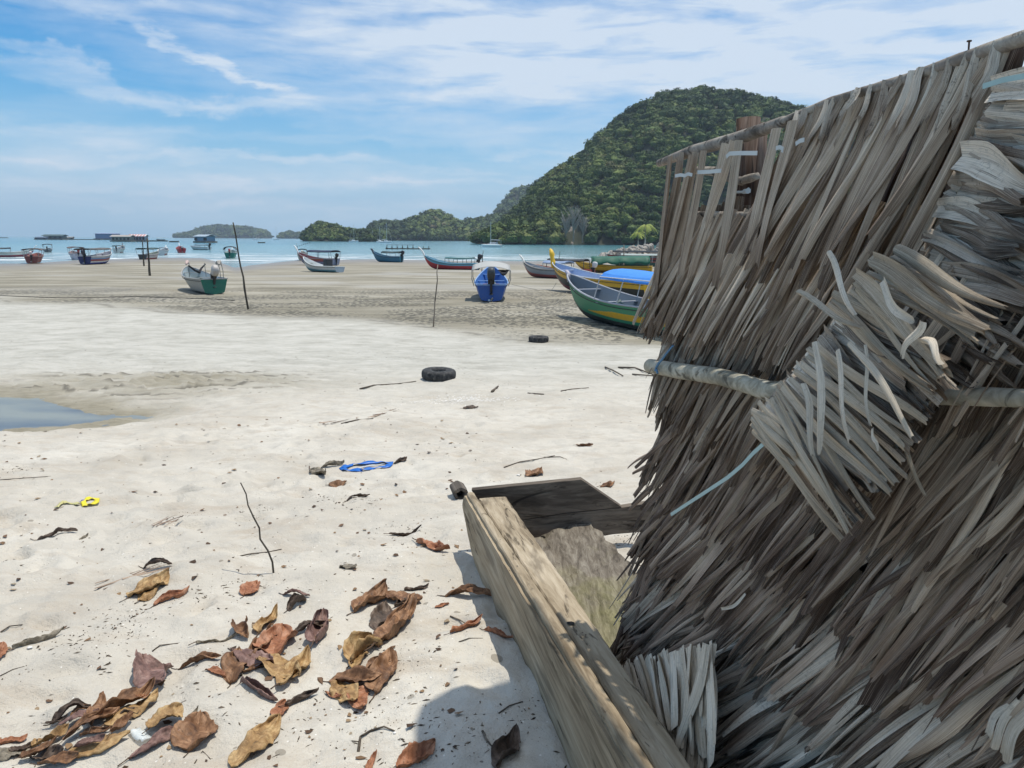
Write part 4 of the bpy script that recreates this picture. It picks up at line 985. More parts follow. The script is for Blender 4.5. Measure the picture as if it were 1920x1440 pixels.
T_SILVER = thatch_mat('thatch_silver', [(.20, (.065, .044, .029)), (.40, (.27, .20, .145)), (.64, (.55, .465, .365)), (.90, (.83, .75, .63))], .6)
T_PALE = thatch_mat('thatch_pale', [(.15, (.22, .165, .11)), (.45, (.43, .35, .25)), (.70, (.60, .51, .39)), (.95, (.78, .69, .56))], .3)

WL = P(1243, 300, 2.55); WR = P(1945, 62, 1.22)
wd = Vector((WR.x - WL.x, WR.y - WL.y, 0)); WLEN = wd.length; wd.normalize()
wn = Vector((wd.y, -wd.x, 0))
if wn.x > 0: wn = -wn
def Wp(s, z, off=0.0):               # s metres along the wall from its far-left end
    lean = .12 * max(0.0, (2.65 - z) / .8) ** 1.6
    return Vector((WL.x, WL.y, z)) + wd * s + wn * (off + lean)
def onwall(u, v, off=0.0):
    d = ray(u, v); o = Vector((0, 0, CAMZ)); t = 1.0
    for _ in range(12):
        z = o.z + d.z * t; p0 = Wp(0, z, off); t = (p0 - o).dot(wn) / d.dot(wn)
    p = o + d * t; s = (p - Wp(0, p.z, off)).dot(wd); return s, p.z
def leaflet(b_, p0, p1, w_, n=None, curl=1.0, bow=.02, tone=.5, seg=10, tip=.35, twist=0.0, side=0.0, jag=.3, root_w=.8, mi=0):
    """a dry palm leaflet: a long folded strip from p0 to p1"""
    n = n or wn; d = (p1 - p0); L = d.length; d.normalize(); sdv = d.cross(n).normalized(); nn = sdv.cross(d).normalized()
    rows = []; K = 4; ph = rnd.uniform(0, 6); vf = 0 if abs(curl) > 2 else rnd.choice([.35, .6, .8, -.5, 1.0])
    for i in range(seg + 1):
        f = i / seg; wf = w_ * (root_w + (1 - root_w) * min(1, f * 3)) * (1 - (1 - tip) * max(0, (f - .35) / .65) ** 1.4)
        c = p0 + d * (L * f) + nn * (bow * math.sin(f * math.pi * .5) ** 2) + sdv * (side * f * f * L + .006 * math.sin(f * 5 + ph))
        a0 = twist * f + .12 * math.sin(f * 4 + ph); row = []
        tot = curl * (1 + .25 * math.sin(f * 6 + ph * 2))
        for k in range(-K // 2, K // 2 + 1):
            q = k / (K / 2); ang = tot * q * .5
            if abs(tot) > .05: x = wf * math.sin(ang) / tot; y = wf * (math.cos(ang) - 1) / tot
            else: x = wf * q * .5; y = 0
            y = -y
            if vf: x = wf * q * .5 * math.cos(vf); y = abs(q) * wf * .5 * math.sin(vf)
            xr = x * math.cos(a0) - y * math.sin(a0); yr = x * math.sin(a0) + y * math.cos(a0)
            e = (rnd.random() - .5) * jag * w_ * 1.6 if i == seg else 0
            row.append(c + sdv * xr - nn * yr + d * e)
        rows.append(row)
    b_.grid(rows, tone, mi=mi)

hut = empty('thatched_wall', (WL.x, WL.y, gnd(WL.x, WL.y)), 0, 'weathered palm thatch wall of a beach shelter filling the right side', 'thatch wall')
HL = Vector(hut.location)
def hb(b_, name, mats, **k):
    b_.v = [tuple(Vector(v) - HL) for v in b_.v]; return b_.build(name, mats, hut, **k)
def pl(b_, u0, v0, u1, v1, w_, o0, o1, curl=1.2, tone=.6, bow=.02, tip=.5, twist=0., side=0., seg=12):
    s0, z0 = onwall(u0, v0, o0); s1, z1 = onwall(u1, v1, o1)
    leaflet(b_, Wp(s0, z0, o0), Wp(s1, z1, o1), w_, curl=curl, bow=bow, tone=tone, tip=tip, twist=twist, side=side, seg=seg)
rw = random.Random(21)
def rail_z(s): return WL.z + (WR.z - WL.z) * s / WLEN
SMAX = WLEN + .35
# rows listed bottom to top: (top z, length, slant, tones, material, width, s0, s1, offset)
rows_def = [
    (2.00, .36, 40, (.20, 1.0), T_SILVER, .042),
    (2.23, .37, 37, (.16, 1.0), T_SILVER, .040),
    (2.47, .38, 32, (.12, .95), T_SILVER, .034),
    (2.72, .40, 27, (.08, .84), T_DARK, .027),
    (2.98, .40, 22, (.05, .76), T_DARK, .025),
    (3.24, .42, 18, (.05, .78), T_BROWN, .026),
    (3.47, .38, 15, (.20, .92), T_BROWN, .030),
]
EDG = [onwall(u, v, .055) for u, v in ((1238, 430), (1225, 560), (1222, 640), (1243, 700), (1241, 800), (1210, 930), (1196, 1060), (1175, 1150), (1158, 1240), (1150, 1300))]
EZ = [z for s_, z in EDG][::-1]; ES = [s_ for s_, z in EDG][::-1]
def s_edge(z): return float(np.interp(z, EZ, ES))
for ri, (zt, ln, sl, (ta, tb2), mt, wd_) in enumerate(rows_def):
    b_ = MB(); b_.has_tone = True
    for layer in range(3):
        s = s_edge(zt) + .04
        while s < SMAX:
            th = R(sl + rw.gauss(0, 3.2) + (8 if rw.random() < .06 else 0)); l_ = ln * (rw.uniform(.93, 1.05) if rw.random() < .8 else rw.uniform(.7, 1.2)) * (1.05, 1, .9)[layer]
            w_ = wd_ * rw.choice([.4, .7, .9, 1.1, 1.3, 1.7]) * (1.3, 1, .75)[layer]; zz = zt + rw.uniform(-.012, .012) + (-.02 if layer == 0 else 0)
            lift = (-.012, .014, .030)[layer]
            p0 = Wp(s, zz, lift * .4); e = Wp(s, zz - l_ * math.cos(th), lift + .075 + rw.uniform(-.015, .035)) - wd * (l_ * math.sin(th))
            s_l = (e - Vector((WL.x, WL.y, 0))).dot(wd); lim = s_edge(e.z) + (.06 if zz < 3.35 else .02) + rw.uniform(-.015, .03)
            if s_l < lim: e += wd * (lim - s_l)
            tn_ = (ta + (tb2 - ta) * rw.random() ** .9) * (.45, 1, 1)[layer] + (.15 if rw.random() < .12 else 0)  # back layer darkened, painting shade between the leaflets
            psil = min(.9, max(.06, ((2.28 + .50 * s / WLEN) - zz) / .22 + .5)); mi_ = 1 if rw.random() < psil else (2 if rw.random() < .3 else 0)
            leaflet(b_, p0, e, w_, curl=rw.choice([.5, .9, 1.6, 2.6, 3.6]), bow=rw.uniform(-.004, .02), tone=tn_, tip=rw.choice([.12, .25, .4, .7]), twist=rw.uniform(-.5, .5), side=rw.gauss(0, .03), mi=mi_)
            s += (.024, .0165, .026)[layer] * rw.uniform(.6, 1.4)
    s = s_edge(zt) + .06
    while s < SMAX:                       # dense inner course closing the wall, coloured dark to paint shade in the gaps
        for q in range(2):
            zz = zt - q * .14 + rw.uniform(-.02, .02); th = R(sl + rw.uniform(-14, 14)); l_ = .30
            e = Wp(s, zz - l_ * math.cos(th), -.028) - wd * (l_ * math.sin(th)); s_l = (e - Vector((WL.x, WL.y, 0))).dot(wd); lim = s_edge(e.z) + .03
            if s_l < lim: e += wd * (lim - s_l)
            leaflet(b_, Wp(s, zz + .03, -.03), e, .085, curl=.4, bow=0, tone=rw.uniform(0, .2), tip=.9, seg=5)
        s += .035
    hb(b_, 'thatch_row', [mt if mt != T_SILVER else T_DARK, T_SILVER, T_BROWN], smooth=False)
# top row hung over the rail, from the gap at the left to the torn right end
b_ = MB(); b_.has_tone = True
SG = None
def top_gap(s): return False
SG = onwall(1492, 225, .02)[0]; s = SG
while s < WLEN - .055:
    if not top_gap(s):
        th = R(17 + rw.gauss(0, 3.2)); l_ = (.50 if s < .25 else .40) * rw.uniform(.80, 1.15); zz = rail_z(s) - .008 + rw.uniform(-.004, .004)
        p0 = Wp(s, zz, .012); e = Wp(s, zz - l_ * math.cos(th), .075 + rw.uniform(-.01, .035)) - wd * (l_ * math.sin(th) * (.55 if s < .2 else 1))
        leaflet(b_, p0, e, .034 * rw.choice([.5, .8, 1, 1.2, 1.6]), curl=rw.choice([.4, .8, 1.4, 2.4, 3.6, 4.2]), bow=rw.uniform(0, .02), tone=rw.uniform(.08, .80), tip=rw.uniform(.4, .85), twist=rw.uniform(-.6, .4), side=rw.uniform(-.03, .08))
    s += .0105 * rw.uniform(.6, 1.4)
hb(b_, 'thatch_row', T_BROWN, smooth=True)
# small folded heads of the leaflets sewn below the rail
b_ = MB(); b_.has_tone = True; s = SG
while s < WLEN - .02:
    if not top_gap(s):
        zz = rail_z(s); l_ = rw.uniform(.04, .13)
        leaflet(b_, Wp(s, zz + .004, .02), Wp(s - l_ * .12, zz - l_, .034 + rw.uniform(0, .012)), .032 * rw.uniform(.6, 1.2), curl=.3, bow=.004, tone=rw.uniform(.3, .9), tip=rw.uniform(.5, 1), seg=5, jag=.9)
    s += rw.uniform(.02, .045)
hb(b_, 'sewn_heads', T_SILVER, smooth=True)

# named big leaflets at the left of the top row (photo: three hanging ribbons beside the gaps)
b_ = MB(); b_.has_tone = True
for a in ((1275, 285, 1232, 560, .05, .03, .06, 1.2, .45), (1262, 292, 1240, 600, .045, .05, .08, 2.0, .35), (1300, 285, 1236, 630, .05, .04, .07, .9, .5), (1311, 282, 1262, 640, .05, .05, .08, 1.5, .4),
          (1290, 290, 1222, 635, .04, .06, .09, 1.6, .3), (1268, 300, 1218, 628, .03, .05, .07, 2.6, .25), (1355, 268, 1300, 520, .055, .04, .07, .8, .62), (1380, 262, 1345, 540, .05, .05, .08, 1.1, .5), (1368, 262, 1322, 470, .045, .04, .05, 2.2, .55),
          (1450, 240, 1408, 480, .06, .05, .08, .7, .6), (1480, 226, 1425, 500, .05, .05, .09, 1.8, .5)):
    pl(b_, *a[:4], a[4], a[5], a[6], curl=a[7], tone=a[8], tip=.7, twist=rw.uniform(-.3, .3))
hb(b_, 'hanging_leaflets', T_BROWN, smooth=True)
# torn end at the right: leaves lying towards the right, thatch behind coloured dark as the shaded interior
b_ = MB(); b_.has_tone = True
for i in range(130):
    u = rw.uniform(1700, 2060); v = 306 - (u - 1236) * .335 + rw.uniform(8, 420); l_ = rw.uniform(180, 300); a = R(100 + rw.uniform(-12, 14))
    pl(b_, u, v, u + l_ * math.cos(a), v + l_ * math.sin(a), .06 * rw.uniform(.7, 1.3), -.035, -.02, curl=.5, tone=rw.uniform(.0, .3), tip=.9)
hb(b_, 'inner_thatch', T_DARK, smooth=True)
b_ = MB(); b_.has_tone = True
for i in range(170):
    f = (i + rw.random()) / 170; u = 1868 - 215 * f + rw.uniform(-10, 60); v = 150 + 480 * f + rw.uniform(-12, 12)
    a = R(4 + 24 * f + rw.uniform(-7, 9)); l_ = rw.uniform(170, 290) * (1 - .15 * f)
    pl(b_, u, v, u + l_ * math.cos(a), v + l_ * math.sin(a),   .042 * rw.uniform(.3, 1.5), .02 + .03 * rw.random(), .05 + .05 * rw.random(), curl=rw.choice([.3, .6, .9, 1.5, 2.2]), tone=rw.uniform(.05, .85), bow=rw.uniform(-.005, .02), tip=rw.uniform(.15, .8), twist=rw.uniform(-.3, .3), side=rw.uniform(-.03, .06))
hb(b_, 'torn_end', T_SILVER, smooth=True)
# broken panel hanging off the wall
b_ = MB(); b_.has_tone = True
ed = [(1418, 778), (1455, 735), (1490, 690), (1525, 650), (1560, 610), (1590, 570)]
for i in range(120):
    f = rw.random(); k = f * 4.99; i0 = int(k); q = k - i0; u = ed[i0][0] * (1 - q) + ed[i0 + 1][0] * q; v = ed[i0][1] * (1 - q) + ed[i0 + 1][1] * q
    a = R(46 - 9 * f + rw.uniform(-7, 7)); l_ = rw.uniform(190, 285) * (1 - .12 * f); o0 = .16 + .04 * f; 
    pl(b_, u, v, u + l_ * math.cos(a), v + l_ * math.sin(a), .030 * rw.uniform(.3, 1.6), o0, o0 + .02 + rw.uniform(-.015, .03), curl=rw.choice([.2, .4, .7, 1.2]), tone=rw.uniform(.10, .95), bow=rw.uniform(0, .008), tip=rw.uniform(.55, 1), twist=rw.uniform(-.2, .2), side=rw.uniform(-.04, .05))
hb(b_, 'broken_panel', T_SILVER, smooth=True)
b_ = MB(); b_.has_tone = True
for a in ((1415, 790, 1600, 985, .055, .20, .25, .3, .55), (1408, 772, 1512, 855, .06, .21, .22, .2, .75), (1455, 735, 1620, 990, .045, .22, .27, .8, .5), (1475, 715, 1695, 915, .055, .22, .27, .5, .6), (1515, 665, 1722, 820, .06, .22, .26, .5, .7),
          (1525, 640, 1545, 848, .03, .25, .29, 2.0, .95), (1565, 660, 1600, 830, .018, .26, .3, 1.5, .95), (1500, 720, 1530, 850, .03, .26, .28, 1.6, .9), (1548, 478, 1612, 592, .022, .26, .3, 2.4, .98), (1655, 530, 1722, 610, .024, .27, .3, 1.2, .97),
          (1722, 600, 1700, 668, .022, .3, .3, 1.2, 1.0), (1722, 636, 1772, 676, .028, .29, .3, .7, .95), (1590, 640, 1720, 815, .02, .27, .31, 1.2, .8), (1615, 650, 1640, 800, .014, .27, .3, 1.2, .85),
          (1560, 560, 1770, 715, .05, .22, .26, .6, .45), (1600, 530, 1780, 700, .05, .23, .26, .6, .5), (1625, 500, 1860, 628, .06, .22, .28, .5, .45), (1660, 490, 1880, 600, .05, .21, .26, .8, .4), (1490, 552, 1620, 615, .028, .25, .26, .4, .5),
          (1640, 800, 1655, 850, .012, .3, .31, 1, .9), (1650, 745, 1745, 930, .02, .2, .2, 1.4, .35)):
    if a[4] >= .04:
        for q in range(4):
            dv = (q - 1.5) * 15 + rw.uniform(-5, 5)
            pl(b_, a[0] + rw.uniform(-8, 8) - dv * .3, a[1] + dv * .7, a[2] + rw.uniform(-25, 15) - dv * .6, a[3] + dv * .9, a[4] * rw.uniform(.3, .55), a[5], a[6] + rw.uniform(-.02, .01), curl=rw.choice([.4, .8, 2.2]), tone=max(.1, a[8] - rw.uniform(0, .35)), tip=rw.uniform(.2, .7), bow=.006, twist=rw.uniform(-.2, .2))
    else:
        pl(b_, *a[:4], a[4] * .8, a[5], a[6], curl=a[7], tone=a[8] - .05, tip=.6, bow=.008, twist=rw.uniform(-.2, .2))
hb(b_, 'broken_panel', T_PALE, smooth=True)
# bundle low at the left behind the trough, sunlight painted in as pale straw
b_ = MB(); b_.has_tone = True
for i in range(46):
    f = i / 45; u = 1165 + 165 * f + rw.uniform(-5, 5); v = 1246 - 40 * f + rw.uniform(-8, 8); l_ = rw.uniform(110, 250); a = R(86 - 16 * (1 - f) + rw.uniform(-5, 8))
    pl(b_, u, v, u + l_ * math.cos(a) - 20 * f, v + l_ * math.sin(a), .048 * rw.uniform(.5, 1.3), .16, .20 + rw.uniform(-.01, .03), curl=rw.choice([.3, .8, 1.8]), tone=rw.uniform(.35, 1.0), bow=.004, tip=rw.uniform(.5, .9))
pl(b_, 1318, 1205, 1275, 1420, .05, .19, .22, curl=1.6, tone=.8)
hb(b_, 'sun_painted_bundle', T_PALE, smooth=True)
# fringe of loose ends sticking out over the left edge, and the long dark blades beside the trough
b_ = MB(); b_.has_tone = True
for a in ((1250, 825, 1186, 880, .014), (1262, 835, 1195, 890, .022), (1270, 850, 1188, 960, .034), (1290, 860, 1200, 990, .03), (1255, 850, 1196, 928, .028), (1300, 880, 1215, 1000, .034), (1262, 880, 1192, 945, .02), (1310, 900, 1235, 1010, .03), (1280, 890, 1225, 985, .036),
          (1252, 940, 1172, 1235, .045), (1240, 960, 1152, 1240, .042), (1262, 960, 1190, 1190, .03), (1300, 1010, 1170, 1245, .03), (1330, 1050, 1180, 1238, .034), (1360, 1090, 1200, 1235, .03), (1290, 1180, 1165, 1250, .026), (1400, 1120, 1230, 1240, .036), (1430, 1130, 1260, 1235, .034), (1240, 1190, 1170, 1215, .016), (1285, 1165, 1185, 1205, .018)):
    pl(b_, *a[:4], a[4], .05, .10 + rw.uniform(0, .03), curl=rw.choice([1.2, 2.2, 3.]), tone=rw.uniform(.1, .6), tip=rw.uniform(.25, .8))
for i in range(46):
    f = rw.random(); v = 850 + 310 * f; u = 1275 - 50 * f + 70 * rw.random(); l_ = rw.uniform(60, 110); a = R(112 + rw.uniform(-6, 20))
    pl(b_, u, v, u + l_ * math.cos(a), v + l_ * math.sin(a), .022 * rw.uniform(.5, 1.5), .03, .07, curl=rw.choice([1.2, 2.2, 3.]), tone=rw.uniform(.0, .6), tip=rw.uniform(.2, .8))
hb(b_, 'loose_fringe', T_DARK, smooth=True)
# long smooth midribs lying across the lower thatch
b_ = MB(); b_.has_tone = True
for a in ((1898, 848, 1712, 1120, .026, .9), (1925, 905, 1760, 1110, .030, .7), (1880, 1130, 1660, 1330, .03, .6), (1530, 1095, 1390, 1290, .026, .6), (1925, 1250, 1700, 1440, .035, .7), (1610, 1180, 1450, 1400, .03, .5), (1700, 1110, 1560, 1300, .03, .4),
          (1845, 890, 1690, 1120, .028, .45), (1790, 980, 1640, 1240, .028, .5), (1460, 1380, 1330, 1445, .03, .8)):
    pl(b_, *a[:4], a[4], .07, .085, curl=2.8, tone=a[5], tip=.6, side=rw.uniform(-.08, .08), bow=.02)
hb(b_, 'midribs', T_BROWN, smooth=True)
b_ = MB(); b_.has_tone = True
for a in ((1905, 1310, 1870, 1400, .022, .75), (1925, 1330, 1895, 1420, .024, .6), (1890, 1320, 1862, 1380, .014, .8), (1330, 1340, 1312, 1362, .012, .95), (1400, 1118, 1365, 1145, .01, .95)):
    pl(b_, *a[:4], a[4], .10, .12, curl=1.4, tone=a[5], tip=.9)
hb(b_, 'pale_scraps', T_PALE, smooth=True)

mrail = wood('weathered_pole', [(.10, .085, .07), (.23, .20, .17), (.36, .33, .28)], 'X', grain=40)
mpost = wood('red_brown_post', [(.045, .025, .018), (.10, .058, .04), (.22, .17, .14)], 'Z', grain=50)
mpole = wood('pale_round_pole', [(.22, .20, .15), (.40, .37, .29), (.54, .50, .41)], 'X', grain=45)
def px_tube(pts, rad, off, jit=.1, n=10):
    q = []
    for i, (u, v) in enumerate(pts):
        s_, z_ = onwall(u, v, off[i] if hasattr(off, '__len__') else off); q.append(Wp(s_, z_, off[i] if hasattr(off, '__len__') else off))
    out = []; rr = []
    for i in range(len(q) - 1):
        for k in range(4): out.append(q[i].lerp(q[i + 1], k / 4)); rr.append(rad[i] + (rad[i + 1] - rad[i]) * k / 4)
    out.append(q[-1]); rr.append(rad[-1]); b_ = MB(); b_.tube(out, rr, n, jit=jit); return b_
b_ = px_tube([(1236, 306), (1300, 283), (1400, 254), (1470, 228)], [.012, .017, .017, .014], .004); hb(b_, 'top_rail', mrail, smooth=True)
b_ = px_tube([(1440, 240), (1560, 190), (1640, 166), (1700, 148), (1800, 112), (1860, 92), (1960, 58), (2100, 20)], [.010, .010, .010, .010, .011, .012, .013, .013], .008); hb(b_, 'top_rail', mrail, smooth=True)
b_ = px_tube([(1219, 686), (1270, 695), (1350, 706), (1405, 722), (1440, 733), (1560, 735), (1680, 738), (1800, 742), (1930, 747), (2050, 752)], [.022, .023, .022, .0215, .023, .020, .018, .016, .0135, .013], [.11, .11, .11, .12, .12, .11, .10, .10, .10, .10], .02, 14); hb(b_, 'cross_pole', mpole, smooth=True)
b_ = MB(); s_, z_ = onwall(1403, 222, -.09); b_.tube([Wp(s_, z_, -.09), Wp(s_ + .01, z_ - .25, -.10), Wp(s_, 2.6, -.24), Wp(s_, 1.7, -.3)], [.034, .037, .04, .042], 12, jit=.06); hb(b_, 'post', mpost, smooth=True)
b_ = MB(); s_, z_ = onwall(1432, 230, -.10); b_.tube([Wp(s_, z_, -.1), Wp(s_, z_ - .2, -.1)], [.012, .016], 8); hb(b_, 'post', mpost, smooth=True)
b_ = px_tube([(1290, 318), (1345, 322), (1390, 340), (1420, 330)], [.010, .014, .012, .010], -.05, .3); hb(b_, 'lath', mrail, smooth=True)
b_ = px_tube([(1292, 402), (1390, 404), (1500, 400)], [.010, .010, .010], .0, .3); hb(b_, 'lath', mrail, smooth=True)
# plain board closing the far left end
s_, z_ = onwall(1243, 640, -.02); b_ = MB(); mbd = wood('pale_board', [(.20, .16, .12), (.34, .28, .22), (.45, .39, .31)], 'Z', grain=20)
for k in range(3):
    sa = s_ + .003 + k * .05; c0 = Wp(sa + .023, 2.82, -.045); ang = math.atan2(wd.y, wd.x)
    b_.box(c0, (.046, .012, (.80 if k < 2 else 1.0)), Matrix.Rotation(ang, 3, 'Z'))
hb(b_, 'end_board', mbd)
# added unseen panel, outline projected along the sun to shade sand beside the trough
EH = 5.05; eg = [(783, 1352), (795, 1322), (850, 1290), (930, 1282), (968, 1277), (1022, 1440)]
ep = []
for u, v in eg:
    g_ = G(u, v); k_ = (EH - g_.z) / sun_dir.z; ep.append(Vector((g_.x + sun_dir.x * k_, g_.y + sun_dir.y * k_, EH)))
ep += [ep[-1] + Vector((.25, -1.0, 0)), ep[0] + Vector((.16, -1.6, 0)), ep[0] + Vector((.05, -.55, 0))]
b_ = MB(); i0 = [b_.vert(p) for p in ep]; i1 = [b_.vert(p + Vector((0, 0, .04))) for p in ep]; n = len(ep); b_.face(i0[::-1]); b_.face(i1)
for k in range(n): b_.face((i0[k], i0[(k + 1) % n], i1[(k + 1) % n], i1[k]))
hb(b_, 'added_shade_panel', mrail)
b_ = MB(); b_.tube([(1.75, .75, 1.6), (1.7, .75, 5.1)], .05, 8); b_.tube([(1.8, .75, 5.0), (.0, .9, 5.0)], .035, 8); hb(b_, 'shade_panel_post', mpost)  # added unseen post and arm carrying the shade panel
# plastic strapping
mst = plain('white_strap', (.52, .54, .52), .5); mteal = plain('pale_green_strap', (.36, .50, .48), .45); mstr = plain('blue_string', (.10, .22, .36), .8)
def strap(pts, w_, off, mat_, nm='strap'):
    b_ = MB(); rows = []
    P3 = [Wp(*onwall(u, v, off), off) for u, v in pts]
    for i, p in enumerate(P3):
        t_ = (P3[min(i + 1, len(P3) - 1)] - P3[max(0, i - 1)]).normalized(); up = t_.cross(wn).normalized(); rows.append([p + up * w_ / 2, p - up * w_ / 2])
    b_.grid(rows); hb(b_, nm, mat_, solid=.0012)
strap([(1362, 294), (1368, 288), (1385, 287), (1420, 287)], .010, .09, mst); strap([(1308, 323), (1330, 322), (1352, 320)], .010, .085, mst); strap([(1266, 330), (1276, 328), (1283, 329)], .009, .11, mst)
strap([(1283, 330), (1290, 326), (1298, 328)], .009, .11, mst); strap([(1455, 278), (1462, 276), (1468, 279), (1466, 285)], .009, .1, mst); strap([(1492, 270), (1500, 264), (1508, 262)], .009, .1, mst)
strap([(1258, 965), (1290, 944), (1330, 918), (1365, 895), (1392, 872), (1412, 850), (1445, 820)], .0095, .15, mteal)
strap([(1843, 162), (1880, 150), (1935, 140)], .008, .10, mteal)
strap([(1690, 462), (1700, 457), (1712, 455)], .008, .08, mst)
b_ = px_tube([(1228, 695), (1233, 684), (1240, 676), (1252, 660), (1262, 648)], [.003] * 5, .14, 0, 6); hb(b_, 'string', mstr)
b_ = px_tube([(1233, 700), (1230, 690), (1236, 680)], [.004] * 3, .14, 0, 6); hb(b_, 'string', mstr)
b_ = px_tube([(1376, 360), (1392, 360), (1402, 358)], [.003, .004, .009], -.04, .4, 7); hb(b_, 'string', mst)
b_ = MB(); s_, z_ = onwall(1816, 104, .01); b_.tube([Wp(s_, z_ - .01, .01), Wp(s_ - .002, z_ + .022, .01)], .0016, 6); b_.tube([Wp(s_ - .002, z_ + .022, .01), Wp(s_ - .002, z_ + .024, .01)], .004, 8); hb(b_, 'nail', plain('rusty_nail', (.08, .045, .03), .8))

# ================================================================ wooden trough
def PXZ(u, v, z):
    d = ray(u, v); t_ = (z - CAMZ) / d.z; return Vector((d.x * t_, d.y * t_, z))
mtop = wood('beam_top_wood', [(.16, .12, .075), (.33, .265, .18), (.46, .385, .28)], 'Y', grain=55)
mside = wood('beam_side_wood', [(.14, .105, .065), (.34, .27, .18), (.47, .395, .285)], 'Y', grain=38)
mdk = wood('end_board_wood', [(.045, .035, .028), (.10, .08, .062), (.19, .155, .12)], 'X', grain=30)
A1 = P(872, 924, 3.84); A0 = P(1182, 1440, 1.50); ax = (A1 - A0).normalized()
box = empty('wooden_trough', (A0.x, A0.y, gnd(A0.x, A0.y)), math.atan2(ax.y, ax.x) - math.pi / 2, 'old timber trough of thick planks with worn edges beside the thatched wall', 'wooden trough')
BI = (Matrix.Translation(box.location) @ Matrix.Rotation(box.rotation_euler.z, 4, 'Z')).inverted()
def bb_(b_, name, mats, **k):
    b_.v = [tuple(BI @ Vector(v)) for v in b_.v]; return b_.build(name, mats, box, **k)
acr = Vector((ax.y, -ax.x, 0)).normalized()       # across, towards the right
Rr1 = PXZ(951, 932, A1.z); Wtop = abs((Rr1 - A1).dot(acr)); 
Rr0 = PXZ(1303, 1440, A0.z); Wtop0 = abs((Rr0 - A0).dot(acr))
LT = (A1 - A0).length
def sta(f):                 # f metres along from A0
    p = A0 + ax * f; return p
fs = [i * LT / 40 for i in range(-32, 41)]
# side plank: bottom edge follows the photo and lifts at the far end
b_ = MB(); rows = []
for f in fs:
    p = sta(f); g_ = gnd(p.x, p.y); q = max(0, (f - LT * .80) / (LT * .20)); zb = g_ - .05 + (p.z - g_ - .02) * q ** 2.2 * .85
    out = -.055 * math.sin(min(1, max(0, f / LT)) * math.pi); wv_ = (rnd.random() - .5) * .005
    zt = p.z - .018
    r = []
    for k in range(7):
        h = k / 6; z = zt + (zb - zt) * h; x = -.004 - out * h * .6 + (rnd.random() - .5) * .0025 - .012 * math.sin(h * 3.1)
        r.append(Vector((p.x, p.y, 0)) + acr * x + Vector((0, 0, z + (wv_ if k in (0, 6) else 0))))
    for k in (6, 0):
        h = k / 6; z = zt + (zb - zt) * h; r.append(Vector((p.x, p.y, 0)) + acr * .034 + Vector((0, 0, z)))
    rows.append(r)
b_.grid(rows, close=True); b_.face([b_.vert(v) for v in rows[-1]]); b_.face([b_.vert(v) for v in rows[0]][::-1]); bb_(b_, 'side_plank', mside)
# capping: raised outer lip, groove and the wide inner plank
def lath(x0, x1, zt, zb, f0, f1, nm, mt, wob=.003, w0=None):
    b_ = MB(); rows = []; n = 60
    for i in range(n + 1):
        f = f0 + (f1 - f0) * i / n; p = sta(f); k = f / LT; e = [rnd.uniform(-wob, wob) * .5 for _ in range(4)]
        xa = x0(k) if callable(x0) else x0; xb = x1(k) if callable(x1) else x1
        pr = [(xa + e[0], zb), (xa + e[0], zt - .006), (xa + .006, zt), ((xa + xb) / 2, zt + .002), (xb - .006, zt), (xb + e[1], zt - .006), (xb + e[1], zb)]
        rows.append([Vector((p.x, p.y, p.z)) + acr * a_ + Vector((0, 0, c_)) for a_, c_ in pr])
    b_.grid(rows, close=True); b_.face([b_.vert(v) for v in rows[-1]]); b_.face([b_.vert(v) for v in rows[0]][::-1]); return bb_(b_, nm, mt)
wk = lambda k: Wtop + (Wtop0 - Wtop) * (1 - k)
lath(.010, lambda k: .052 + .006 * math.sin(k * 5), .004, -.03, -1.0, LT * .995, 'outer_lip', mtop)
lath(lambda k: .060 + .005 * math.sin(k * 5), lambda k: wk(k), -.006, -.045, -1.0, LT * .955, 'top_plank', mtop, .005)
lath(.036, lambda k: wk(k) - .05, -.05, -.10, -1.0, LT * .94, 'inner_plank', mside)
# bolt hole, knots and nail heads
mhole = plain('dark_hole', (.01, .009, .008), .95)
def disc(u, v, r, nm, mt, zoff=-.0035, st=1.0):
    p = PXZ(u, v, A0.z + (A1.z - A0.z) * .35); f = (p - A0).dot(ax); zc = A0.z + ax.z * f
    p = PXZ(u, v, zc + zoff); b_ = MB(); ce = b_.vert(p + Vector((0, 0, .0006))); ri = [b_.vert(p + ax * math.cos(a) * r * st * rnd.uniform(.85, 1.1) + acr * math.sin(a) * r * rnd.uniform(.85, 1.1)) for a in [k * .5236 for k in range(12)]]
    for k in range(12): b_.face((ce, ri[k], ri[(k + 1) % 12]))
    bb_(b_, nm, mt)
disc(1070, 1168, .013, 'bolt_hole', mhole, .0002); disc(1037, 1166, .006, 'bolt_hole', mhole, .006)
for (u, v) in ((938, 1012), (970, 1061), (955, 1070), (1097, 1260), (1098, 1190), (1092, 1186), (905, 940), (912, 955), (1212, 1432)): disc(u, v, .0032, 'nail_head', plain('rusty_nail', (.08, .045, .03), .8), .0045)
